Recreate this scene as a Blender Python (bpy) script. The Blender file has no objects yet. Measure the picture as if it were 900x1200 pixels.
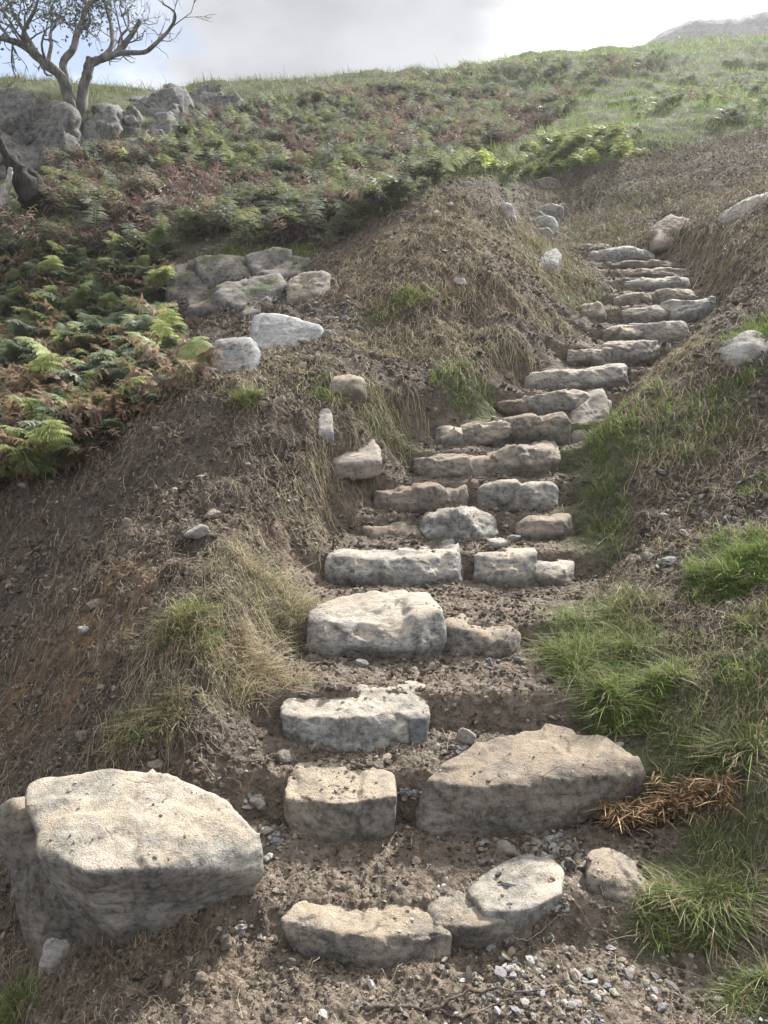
import bpy, bmesh, math, random
import numpy as np
from mathutils import Vector

random.seed(7)
RNG = np.random.default_rng(7)
SC = bpy.context.scene
COL = SC.collection

# ------------------------------------------------------------------ camera
CAMZ = 1.6
PITCH = math.radians(9.4)
FPX = 906.0                      # focal length in pixels of the 900x1200 photograph
cam_d = bpy.data.cameras.new("camera")
cam = bpy.data.objects.new("camera", cam_d)
COL.objects.link(cam)
cam.location = (0, 0, CAMZ)
cam.rotation_euler = (math.radians(90) - PITCH, 0, 0)
cam_d.sensor_fit = 'VERTICAL'
cam_d.angle = 2 * math.atan(600 / FPX)
cam_d.clip_start = 0.05
cam_d.clip_end = 3000
SC.camera = cam

# ------------------------------------------------------------------ world: Nishita sky behind broken cloud
SUN_EL, SUN_AZ = math.radians(40), math.radians(34)     # azimuth measured from +Y towards +X
w = bpy.data.worlds.new("World")
SC.world = w
w.use_nodes = True
nt = w.node_tree
nt.nodes.clear()
N = nt.nodes.new
L = nt.links.new
out = N('ShaderNodeOutputWorld')
bg = N('ShaderNodeBackground')
bg.inputs['Strength'].default_value = 0.056
sky = N('ShaderNodeTexSky')
sky.sky_type = 'NISHITA'
sky.sun_disc = False
sky.sun_elevation = SUN_EL
sky.sun_rotation = SUN_AZ
sky.air_density = 1.0
sky.dust_density = 1.5
tc = N('ShaderNodeTexCoord')
nrm = N('ShaderNodeVectorMath'); nrm.operation = 'NORMALIZE'
L(tc.outputs['Generated'], nrm.inputs[0])
mp = N('ShaderNodeMapping')
mp.inputs['Scale'].default_value = (1.0, 1.0, 2.0)
mp.inputs['Location'].default_value = (0.35, 0.1, 0.2)
L(nrm.outputs[0], mp.inputs['Vector'])
n1 = N('ShaderNodeTexNoise'); n1.inputs['Scale'].default_value = 2.6; n1.inputs['Detail'].default_value = 6
n1.inputs['Roughness'].default_value = 0.52; n1.inputs['Distortion'].default_value = 0.3
L(mp.outputs[0], n1.inputs['Vector'])
# dark underside of a cloud bank straight ahead, gaps on the left, brighter towards the sun
def dirdot(v):
    d = N('ShaderNodeVectorMath'); d.operation = 'DOT_PRODUCT'
    d.inputs[1].default_value = Vector(v).normalized()
    L(nrm.outputs[0], d.inputs[0])
    return d.outputs['Value']
def maprange(src, a, b, c, d, smooth=True):
    m = N('ShaderNodeMapRange')
    if smooth: m.interpolation_type = 'SMOOTHSTEP'
    for i, v in enumerate((a, b, c, d)): m.inputs[i + 1].default_value = v
    L(src, m.inputs[0])
    return m.outputs[0]
def math2(op, a, b):
    m = N('ShaderNodeMath'); m.operation = op
    for i, s in enumerate((a, b)):
        if isinstance(s, (int, float)): m.inputs[i].default_value = s
        else: L(s, m.inputs[i])
    return m.outputs[0]
def mixc(f, a, b):
    m = N('ShaderNodeMix'); m.data_type = 'RGBA'
    if isinstance(f, (int, float)): m.inputs[0].default_value = f
    else: L(f, m.inputs[0])
    for i, s in ((6, a), (7, b)):
        if isinstance(s, tuple): m.inputs[i].default_value = s + (1,)
        else: L(s, m.inputs[i])
    return m.outputs[2]
d_dark = dirdot((-0.09, 1.0, 0.43))
dk = maprange(math2('ADD', d_dark, math2('MULTIPLY', math2('SUBTRACT', n1.outputs[0], 0.5), 0.10)), 0.956, 0.988, 0.0, 1.0)
n2 = N('ShaderNodeTexNoise'); n2.inputs['Scale'].default_value = 5.0; n2.inputs['Detail'].default_value = 5
L(mp.outputs[0], n2.inputs['Vector'])
d_sun = dirdot((math.sin(SUN_AZ) * math.cos(SUN_EL), math.cos(SUN_AZ) * math.cos(SUN_EL), math.sin(SUN_EL)))
away = mixc(n2.outputs[0], (4.0, 4.2, 4.6), (6.6, 6.8, 7.2))
white = mixc(maprange(d_sun, -0.15, 0.70, 0.0, 1.0), away, mixc(n2.outputs[0], (11.0, 11.2, 11.6), (14.5, 14.5, 14.5)))
cl = mixc(math2('MULTIPLY', dk, maprange(n2.outputs[0], 0.3, 0.65, 1.0, 0.85)), white, (2.4, 2.55, 2.8))
d_blue = dirdot((-0.60, 1.0, 0.52))
gap = maprange(math2('ADD', d_blue, math2('MULTIPLY', math2('SUBTRACT', n2.outputs[0], 0.5), 0.14)), 0.962, 0.990, 0.0, 0.9)
blue_lift = mixc(0.45, (2.2, 3.7, 6.4), sky.outputs[0])
c2 = mixc(gap, cl, blue_lift)
gen = maprange(n1.outputs[0], 0.30, 0.38, 0.5, 1.0)      # thin breaks elsewhere in the cloud
c3 = mixc(gen, sky.outputs[0], c2)
L(c3, bg.inputs['Color'])
L(bg.outputs[0], out.inputs['Surface'])

sd = bpy.data.lights.new("sun", 'SUN')
sd.energy = 5.0
sd.angle = math.radians(4.0)
sd.color = (1.0, 0.965, 0.91)
so = bpy.data.objects.new("sun", sd)
COL.objects.link(so)
sdir = Vector((math.sin(SUN_AZ) * math.cos(SUN_EL), math.cos(SUN_AZ) * math.cos(SUN_EL), math.sin(SUN_EL)))
so.rotation_euler = (-sdir).to_track_quat('-Z', 'Y').to_euler()
so.location = (6, 8, 20)

SC.view_settings.view_transform = 'Standard'
SC.view_settings.look = 'None'
SC.view_settings.exposure = 1.22
SC.view_settings.gamma = 1.0
SC.view_settings.use_curve_mapping = False
SC.render.engine = 'CYCLES'
SC.cycles.max_bounces = 6
SC.cycles.transparent_max_bounces = 6
SC.cycles.use_denoising = True

# ------------------------------------------------------------------ helpers: tagging, noise, meshes
def tag(o, label=None, cat=None, group=None, kind=None):
    if label: o['label'] = label
    if cat: o['category'] = cat
    if group: o['group'] = group
    if kind: o['kind'] = kind
    return o

_perm = RNG.permutation(256)
_perm = np.concatenate([_perm, _perm, _perm])
_grad = RNG.normal(size=(256, 3)); _grad /= np.linalg.norm(_grad, axis=1)[:, None]
def perlin(p):
    p = np.asarray(p, dtype=np.float64)
    i = np.floor(p).astype(np.int64); f = p - i
    i &= 255
    u = f * f * f * (f * (f * 6 - 15) + 10)
    res = 0
    for dx in (0, 1):
        wx = u[:, 0] if dx else 1 - u[:, 0]
        for dy in (0, 1):
            wy = u[:, 1] if dy else 1 - u[:, 1]
            for dz in (0, 1):
                wz = u[:, 2] if dz else 1 - u[:, 2]
                h = _perm[_perm[_perm[(i[:, 0] + dx) & 255] + ((i[:, 1] + dy) & 255)] + ((i[:, 2] + dz) & 255)]
                g = _grad[h]
                res = res + wx * wy * wz * (g[:, 0] * (f[:, 0] - dx) + g[:, 1] * (f[:, 1] - dy) + g[:, 2] * (f[:, 2] - dz))
    return res * 1.5
def fbm(p, octaves=4, gain=0.5, ridged=False):
    a, s, r = 1.0, 0.0, 0
    p = np.asarray(p, dtype=np.float64)
    for k in range(octaves):
        v = perlin(p + 17.3 * k)
        if ridged: v = 0.5 - np.abs(v)
        r = r + a * v; s += a
        a *= gain; p = p * 2.03
    return r / s
def sst(e0, e1, x):
    t = np.clip((x - e0) / (e1 - e0), 0, 1)
    return t * t * (3 - 2 * t)

def make_mesh(name, V, F, smooth=True, color=None, mat=None, attr='col', uvar=None):
    """V (n,3); F (m,k) all faces with k corners; color (n,3) point colours"""
    V = np.ascontiguousarray(V, dtype=np.float32); F = np.ascontiguousarray(F, dtype=np.int32)
    me = bpy.data.meshes.new(name)
    m, k = F.shape
    me.vertices.add(len(V)); me.vertices.foreach_set('co', V.ravel())
    me.loops.add(m * k); me.loops.foreach_set('vertex_index', F.ravel())
    me.polygons.add(m)
    me.polygons.foreach_set('loop_start', np.arange(0, m * k, k, dtype=np.int32))
    me.polygons.foreach_set('loop_total', np.full(m, k, dtype=np.int32))
    me.polygons.foreach_set('use_smooth', np.full(m, smooth))
    if color is not None:
        a = me.color_attributes.new(attr, 'FLOAT_COLOR', 'POINT')
        c = np.ones((len(V), 4), dtype=np.float32); c[:, :3] = color
        a.data.foreach_set('color', c.ravel())
    me.update(calc_edges=True)
    if mat: me.materials.append(mat)
    return me
def link(name, me, parent=None):
    o = bpy.data.objects.new(name, me); COL.objects.link(o)
    if parent: o.parent = parent
    return o

# pixel of the photograph -> direction of sight (y component 1)
cp, sp = math.cos(PITCH), math.sin(PITCH)
def ray(px, py):
    a = (np.asarray(px, float) - 450) / FPX; b = (600 - np.asarray(py, float)) / FPX
    dy = cp + b * sp
    return a / dy, (-sp + b * cp) / dy          # dx/dy , dz/dy
def at(px, py, Y):
    dx, dz = ray(px, py)
    return np.array([dx * Y, Y + 0 * dx, CAMZ + dz * Y]).T
def depth(Y, z): return Y * cp - (z - CAMZ) * sp

# ------------------------------------------------------------------ terrain
ROWS = [  # front Y of each step, tread height, pixel range of the step
 (1.93, .09, 330, 770), (2.36, .27, 334, 755), (2.69, .424, 330, 700), (3.17, .55, 362, 655), (3.9, .709, 385, 672),
 (4.29, .841, 428, 668), (4.55, 1.009, 440, 658), (4.83, 1.18, 487, 660), (5.14, 1.339, 512, 668), (5.5, 1.53, 590, 715),
 (5.85, 1.707, 622, 738), (6.2, 1.898, 671, 770), (6.6, 2.09, 715, 802), (7.0, 2.287, 735, 833), (7.4, 2.45, 725, 812),
 (7.8, 2.63, 737, 807), (8.15, 2.76, 732, 805), (8.5, 2.885, 722, 795), (8.9, 3.078, 690, 765), (11.0, 3.75, 612, 665)]
PY = np.array([-30, 0, 1.5] + [r[0] for r in ROWS] + [13, 20, 28, 35, 60, 100, 200, 300])
PZ = np.array([-2, -.05, 0] + [r[1] for r in ROWS] + [4.65, 8.1, 12.2, 14.2, 16, 15, 5, -10])
PZ[3:3 + len(ROWS)] -= np.array([.05] + [.07] * (len(ROWS) - 1))
def prof(Y): return np.interp(Y, PY, PZ)
CX_Y = np.array([0, 1.5] + [r[0] for r in ROWS] + [13, 60])
CX_X = np.array([.2, .2] + [((r[2] + r[3]) / 2 - 450) / FPX * depth(r[0], r[1]) for r in ROWS] + [2.4, 4])
CX_W = np.array([.9, .8] + [(r[3] - r[2]) / 2 / FPX * depth(r[0], r[1]) for r in ROWS] + [.3, .3])
ys = np.linspace(.2, 45, 9000)
def solve(px, py, dz):
    dx, sz = ray(px, py)
    f = CAMZ + sz * ys - prof(ys) - dz
    k = np.argmax(f < 0)
    if k == 0: k = len(ys) - 1
    return ys[k]
near = [  # px, py, height above the profile
 (900,1190,0),(760,1190,0),(830,1080,.03),(900,1000,.1),(790,950,.05),(900,860,.2),(800,830,.12),(700,760,.04),(690,850,.0),
 (900,700,.3),(780,700,.15),(690,640,.05),(900,600,.4),(780,600,.22),(700,570,.1),(900,500,.5),(800,480,.33),(730,500,.2),
 (900,420,.6),(820,410,.38),(770,440,.2),(900,330,.55),(850,360,.28),(820,300,.22),(900,250,.62),(830,230,.42),(790,275,.2),
 (750,250,.2),(700,240,.14),(690,215,.2),(760,190,.38),(830,170,.58),(900,150,.75),
 (260,430,.35),(330,440,.33),(200,450,.22),(120,500,0),(60,545,-.1),(0,580,-.2),(100,700,0),(0,700,-.35),(0,850,-.45),
 (100,850,-.1),(250,600,.3),(300,700,.25),(200,800,.12),(300,850,.05),(330,780,.06),(360,650,.1),(400,580,.12),(430,520,.2),
 (480,480,.22),(560,460,.16),(600,430,.17),(400,420,.35),(0,1000,-.4),(0,1180,-.35),(100,1180,-.08),(60,1080,-.25),(200,1120,0),
 (380,540,.25),(300,400,.1),(450,400,.12),(550,370,.2),(620,350,.2),(650,330,.1),(680,305,.03),(400,357,.1),(250,400,-.1),
 (500,350,.3),(600,325,.35),(430,275,.3),(480,250,.5),(520,232,.6),(560,220,.66),(590,222,.6),(588,246,.5),(606,290,.25),(640,296,.08),(664,306,.04),(625,278,.08),
 (280,330,.0),(230,305,.0),(330,292,.1),(100,420,-.45),(0,450,-.6),(150,350,-.3),(0,350,-.4),
 (1300,600,1.0),(1300,1000,.35),(1300,300,1.3),(-300,700,-.6),(-300,1000,-.5),(-300,450,-.8),(450,1400,0),(0,1400,-.2),(900,1400,0),
]
far = [  # px, py, distance
 (0,183,12.6),(75,182,12.6),(200,185,12.8),(0,250,9.6),(150,240,10.2),(300,240,11),(400,225,12),(450,150,17.8),(300,150,16),
 (560,125,21),(700,125,20),(850,122,17),(700,180,13.5),(600,182,14),(900,105,21),(500,200,13),
 (632,269,10.2),(640,264,10.9),(618,258,11),(662,246,12),(700,262,10.6),(640,232,12.8),(690,222,13),(640,214,14),(0,106,14.2),(50,108,14.2),(110,128,14),(155,118,15.4),(200,114,17),(260,99,19.5),(340,97,22),(420,94,24),(480,89,25),(560,76,28),(650,69,30),
 (750,58,33),(850,50,36),(900,48,37),(-400,110,16),(1300,60,30),(1300,120,17),(-400,300,8),
 (0,128,20),(150,130,22),(260,114,27),(420,110,33),(560,92,38),(750,76,46),(900,70,52),(-400,140,26),(1300,90,45),
]
P = []
for a in near:
    Y = solve(*a); P.append(at(a[0], a[1], Y))
for a in far:
    P.append(at(*a))
P = np.array(P)
for Y in (1.9, 3, 4.3, 5.2, 6.2, 7, 8, 8.9, 11):
    P = np.vstack([P, [np.interp(Y, CX_Y, CX_X), Y, prof(Y)]])
def warp(x, y): return np.stack([x / (y + 1) * 1.6, np.log(np.maximum(y, -.6) + 1)], 1)
Q = warp(P[:, 0], P[:, 1]); R_ = P[:, 2] - prof(P[:, 1])
def tps_k(r2): return 0.5 * r2 * np.log(r2 + 1e-9)
def fit(Q, R_, lam=2e-4):
    n = len(Q)
    K = tps_k(((Q[:, None] - Q[None]) ** 2).sum(2)) + lam * np.eye(n)
    A = np.zeros((n + 3, n + 3)); A[:n, :n] = K; A[:n, n] = 1; A[:n, n + 1:] = Q; A[n, :n] = 1; A[n + 1:, :n] = Q.T
    return np.linalg.solve(A, np.concatenate([R_, np.zeros(3)]))
Wt = fit(Q, R_)
def smooth_h(x, y):
    res = np.empty(len(x))
    for s in range(0, len(x), 40000):
        X, Y = x[s:s + 40000], y[s:s + 40000]
        q = warp(X, Y)
        q[:, 0] = np.clip(q[:, 0], -1.6, 1.6); q[:, 1] = np.clip(q[:, 1], 0.3, 4.2)
        d2 = ((q[:, None] - Q[None]) ** 2).sum(2)
        r = tps_k(d2) @ Wt[:len(Q)] + Wt[-3] + q @ Wt[-2:]
        res[s:s + 40000] = prof(Y) + r * (1 - sst(50, 90, Y))
    return res
RY = np.array([r[0] for r in ROWS]); RZ = np.array([r[1] for r in ROWS])
def corridor(x, y):
    xc = np.interp(y, CX_Y, CX_X); hw = np.interp(y, CX_Y, CX_W)
    return (1 - sst(hw - .02, hw + .40, np.abs(x - xc + .03 * np.sin(y * 9)))) * (1 - sst(8.95, 9.3, y))
def terrain(x, y):
    h = smooth_h(x, y)
    p3 = np.stack([x, y, 0 * x], 1)
    c = corridor(x, y)
    yy = y + .03 * perlin(p3 * 5)
    st = np.full(len(x), .012)
    for i in range(len(RY)):
        base = RZ[i - 1] if i else .01
        nxt = RY[i + 1] if i + 1 < len(RY) else 13
        st = st + (RZ[i] + .002 - (base + (.002 if i else 0))) * sst(RY[i] + .05, RY[i] + .15, yy)
        st = st + .03 * np.clip((yy - RY[i] - .15) / max(nxt - RY[i] - .15, .1), 0, 1) * (yy < nxt + .05) 
    st = st - .025 * np.clip((1.9 - y), 0, 1)
    h = h * (1 - c) + st * c
    dist = np.clip(y, 1, 40)
    rough = 1 - .72 * c
    lump = .055 * fbm(p3 * 1.7, 3) + .05 * fbm(p3 * 5.5 + 9, 3) * rough
    # crumbly soil with diagonal streaks running down the heaps
    st1 = p3 @ np.array([[.8, .6, 0], [-.6, .8, 0], [0, 0, 1]]).T * np.array([1, .35, 1])
    crumb = .040 * fbm(st1 * 9, 3) + .034 * fbm(p3 * 24, 3, .65) + .020 * fbm(p3 * 62, 2)
    fadec = 1 - sst(8, 16, y)
    big = .22 * fbm(p3 * .55 + 3, 4) * sst(9.5, 13, y) + .5 * fbm(p3 * .16 + 5, 3) * sst(12, 22, y) * .6 + .30 * fbm(p3 * .9 + 31, 3) * sst(15, 20, y)
    h = h + lump * (.35 + .65 * rough) + crumb * (.42 + .58 * rough) * fadec + big
    return h

def geo(a, b, r):
    n = int(math.log(b / a) / r) + 1
    return a * np.exp(np.linspace(0, math.log(b / a), n))
yg = np.concatenate([np.linspace(-12, .85, 60)[:-1], geo(.85, 14, .0034)[:-1], geo(14, 45, .006)[:-1], geo(45, 300, .05)])
ug = np.concatenate([-geo(.95, 14, .12)[::-1][:-1], np.linspace(-.95, -.62, 70)[:-1], np.linspace(-.62, .62, 430)[:-1],
                     np.linspace(.62, .95, 70)[:-1], geo(.95, 14, .12)])
gy = np.maximum(yg, .85) + .15
NX, NY = len(ug), len(yg)
GX = np.clip(ug[None, :] * gy[:, None], -700 + 0 * gy[:, None], 700); GY = np.repeat(yg[:, None], NX, 1)
GZ = terrain(GX.ravel(), GY.ravel()).reshape(NY, NX)
# soil is dug out under the big left boulder: nothing to add, the heap simply falls away to the left
GV = np.stack([GX.ravel(), GY.ravel(), GZ.ravel()], 1)
def H(x, y):
    x = np.asarray(x, float); y = np.asarray(y, float)
    fi = np.clip(np.interp(y, yg, np.arange(NY)), 0, NY - 1.001)
    g = np.maximum(y, .85) + .15
    fj = np.clip(np.interp(x / g, ug, np.arange(NX)), 0, NX - 1.001)
    i = fi.astype(int); j = fj.astype(int); a = fi - i; b = fj - j
    return (GZ[i, j] * (1 - a) * (1 - b) + GZ[i + 1, j] * a * (1 - b) + GZ[i, j + 1] * (1 - a) * b + GZ[i + 1, j + 1] * a * b)
def normal(x, y, e=.04):
    n = np.stack([H(x - e, y) - H(x + e, y), H(x, y - e) - H(x, y + e), np.full(np.shape(x), 2 * e)], -1)
    return n / np.linalg.norm(n, axis=-1, keepdims=True)
_hy = geo(.9, 60, .006)
def hit(px, py):
    dx, dz = ray(px, py)
    h = H(dx * _hy, _hy); f = CAMZ + dz * _hy - h
    k = int(np.argmax(f < 0))
    if k == 0: return np.array([dx * 60, 60, H(dx * 60, 60)])
    t = f[k - 1] / (f[k - 1] - f[k]); Y = _hy[k - 1] * (1 - t) + _hy[k] * t
    return np.array([dx * Y, Y, float(H(dx * Y, Y))])
def ppx(x, y, z):
    d = y * cp - (z - CAMZ) * sp
    return 450 + FPX * x / d, 600 - FPX * ((z - CAMZ) * cp + y * sp) / d

def blob(px, py, rx, ry):
    """an ellipse of ground named by where it shows: centre and world radii"""
    c = hit(px, py); a = hit(px, py - ry); b = hit(px, py + ry)
    d = depth(c[1], c[2])
    return c, rx / FPX * d, float(np.clip(abs(a[1] - b[1]) / 2, .04, rx / FPX * d * 2.2))
def zone(blobs, x, y):
    r = np.zeros(len(x))
    for bl in blobs:
        c, rx, ry = blob(*bl[:4])
        d = ((x - c[0]) / rx) ** 2 + ((y - c[1]) / ry) ** 2
        r = np.maximum(r, bl[4] * (1 - sst(.5, 1.6, d)))
    return r
GREEN = [(700,745,60,45,1),(740,800,75,55,.9),(862,655,48,35,1),(830,860,80,60,1),(810,1040,65,60,1),(780,900,70,60,1),(880,800,40,60,.8),(860,960,50,60,.9),(250,318,60,16,.8),(330,302,40,8,.7),(760,1110,40,30,.5),(690,625,40,45,.8),
 (700,535,40,40,.9),(810,515,60,28,.9),(880,395,30,14,.9),(720,490,55,22,.8),(840,465,50,12,.9),(885,730,30,20,.5),(890,570,20,14,.6),
 (320,690,60,45,.35),(225,735,60,40,.45),(170,830,70,30,.3),(440,480,60,26,.7),(390,455,40,14,.7),(470,358,60,10,.5),(560,470,50,30,.9),
 (665,330,40,22,.5),(880,1175,60,30,.6),(15,1175,40,30,.6),(700,275,30,14,.45),(745,235,36,14,.4),(610,420,30,20,.3),(880,900,50,40,.6)]
STRAW = [(320,700,70,60,1),(300,790,60,45,1),(230,740,70,50,.8),(160,850,80,35,.6),(500,400,110,24,.7),(640,490,25,20,.8),(740,450,70,20,1),
 (400,520,40,60,.6),(300,440,90,18,.7),(470,500,60,40,.6),(800,450,80,20,.6),(820,530,70,40,.5),(840,880,90,70,.6),(820,1080,60,60,.5),
 (700,720,50,30,.5),(640,310,40,22,.7),(600,350,70,20,.7),(480,300,80,40,.35),(560,250,60,30,.35),(850,300,60,40,.4),(780,300,40,30,.4),(580,450,60,30,.4),(370,600,40,50,.6)]
OCHRE = [(130,720,60,60,1),(60,780,60,50,.9),(20,830,50,60,.8),(300,620,60,25,.3),(200,900,60,20,.5),(510,285,120,60,.55),(160,1130,200,50,.8)]

# ------------------------------------------------------------------ materials
def new_mat(name):
    m = bpy.data.materials.new(name); m.use_nodes = True
    m.node_tree.nodes.clear()
    return m
class NB:
    def __init__(s, m): s.t = m.node_tree
    def n(s, t, **k):
        x = s.t.nodes.new(t)
        for a, b in k.items(): setattr(x, a, b)
        return x
    def l(s, a, b): s.t.links.new(a, b)
    def noise(s, vec, scale, detail=5, rough=.55, dist=0):
        x = s.n('ShaderNodeTexNoise'); x.inputs['Scale'].default_value = scale; x.inputs['Detail'].default_value = detail
        x.inputs['Roughness'].default_value = rough; x.inputs['Distortion'].default_value = dist
        s.l(vec, x.inputs['Vector']); return x.outputs[0]
    def vor(s, vec, scale, feature='F1'):
        x = s.n('ShaderNodeTexVoronoi', feature=feature); x.inputs['Scale'].default_value = scale
        s.l(vec, x.inputs['Vector']); return x
    def mr(s, src, a, b, c=0, d=1):
        x = s.n('ShaderNodeMapRange', interpolation_type='SMOOTHSTEP')
        for i, v in enumerate((a, b, c, d)): x.inputs[i + 1].default_value = v
        s.l(src, x.inputs[0]); return x.outputs[0]
    def m(s, op, a, b=0.0):
        x = s.n('ShaderNodeMath', operation=op)
        for i, v in enumerate((a, b)):
            if isinstance(v, (int, float)): x.inputs[i].default_value = v
            else: s.l(v, x.inputs[i])
        return x.outputs[0]
    def mix(s, f, a, b, blend='MIX'):
        x = s.n('ShaderNodeMix', data_type='RGBA', blend_type=blend)
        if isinstance(f, (int, float)): x.inputs[0].default_value = f
        else: s.l(f, x.inputs[0])
        for i, v in ((6, a), (7, b)):
            if isinstance(v, tuple): x.inputs[i].default_value = v + (1,)
            else: s.l(v, x.inputs[i])
        return x.outputs[2]
    def bump(s, h, strength, dist, prev=None):
        x = s.n('ShaderNodeBump'); x.inputs['Strength'].default_value = strength; x.inputs['Distance'].default_value = dist
        s.l(h, x.inputs['Height'])
        if prev is not None: s.l(prev, x.inputs['Normal'])
        return x.outputs[0]
    def out(s, col, rough=.9, nrm=None, spec=.2):
        b = s.n('ShaderNodeBsdfPrincipled'); o = s.n('ShaderNodeOutputMaterial')
        if isinstance(col, tuple): b.inputs['Base Color'].default_value = col + (1,)
        else: s.l(col, b.inputs['Base Color'])
        if isinstance(rough, float): b.inputs['Roughness'].default_value = rough
        else: s.l(rough, b.inputs['Roughness'])
        b.inputs['Specular IOR Level'].default_value = spec
        if nrm is not None: s.l(nrm, b.inputs['Normal'])
        s.l(b.outputs[0], o.inputs['Surface'])
        return b

def mat_ground():
    m = new_mat("soil_and_turf"); b = NB(m)
    co = b.n('ShaderNodeTexCoord').outputs['Object']
    at_ = b.n('ShaderNodeAttribute', attribute_name='zone')
    sep = b.n('ShaderNodeSeparateColor'); b.l(at_.outputs['Color'], sep.inputs[0])
    g, o, p = sep.outputs[0], sep.outputs[1], sep.outputs[2]
    n_a = b.noise(co, 3.0, 6, .6); n_b = b.noise(co, 22, 5, .65); n_c = b.noise(co, 110, 4, .7)
    soil = b.mix(b.mr(n_a, .35, .65), (.060, .050, .042), (.125, .104, .086))
    soil = b.mix(b.m('MULTIPLY', b.mr(n_b, .45, .7), .6), soil, (.215, .182, .150))
    och = b.mix(b.mr(n_b, .35, .65), (.150, .098, .058), (.265, .180, .110))
    soil = b.mix(b.m('MULTIPLY', o, b.mr(n_a, .3, .6)), soil, och)
    path = b.mix(b.mr(n_b, .35, .68), (.140, .114, .090), (.270, .222, .176))
    soil = b.mix(b.m('MULTIPLY', p, b.mr(n_a, .2, .5, .45, 1)), soil, path)
    turf = b.mix(b.mr(n_b, .35, .65), (.062, .082, .030), (.14, .15, .075))
    col = b.mix(b.m('MULTIPLY', g, b.mr(n_b, .3, .6, .5, 1)), soil, turf)
    # grit: tiny pale fragments
    v = b.vor(co, 130); rnd = b.n('ShaderNodeSeparateColor'); b.l(v.outputs['Color'], rnd.inputs[0])
    spk = b.m('MULTIPLY', b.mr(v.outputs['Distance'], .22, .36, 1, 0), b.mr(rnd.outputs[0], .80, .84))
    spk = b.m('MULTIPLY', spk, b.m('SUBTRACT', 1.0, b.m('MULTIPLY', g, .9)))
    col = b.mix(b.m('MULTIPLY', spk, .8), col, (.34, .30, .26))
    col = b.mix(b.mr(n_c, .3, .7, .0, .5), col, b.mix(.5, col, (.03, .022, .016)))
    h = b.m('ADD', b.m('MULTIPLY', n_b, .6), b.m('MULTIPLY', n_c, .35))
    h = b.m('ADD', h, b.m('MULTIPLY', spk, .25))
    cl_ = b.vor(co, 34); cl2 = b.vor(co, 75)
    h = b.m('ADD', h, b.m('MULTIPLY', b.m('SUBTRACT', 1.0, cl_.outputs['Distance']), .45)); h = b.m('ADD', h, b.m('MULTIPLY', b.m('SUBTRACT', 1.0, cl2.outputs['Distance']), .25))
    nr = b.bump(h, 1.0, .032)
    b.out(col, .95, nr, .15)
    return m
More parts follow.
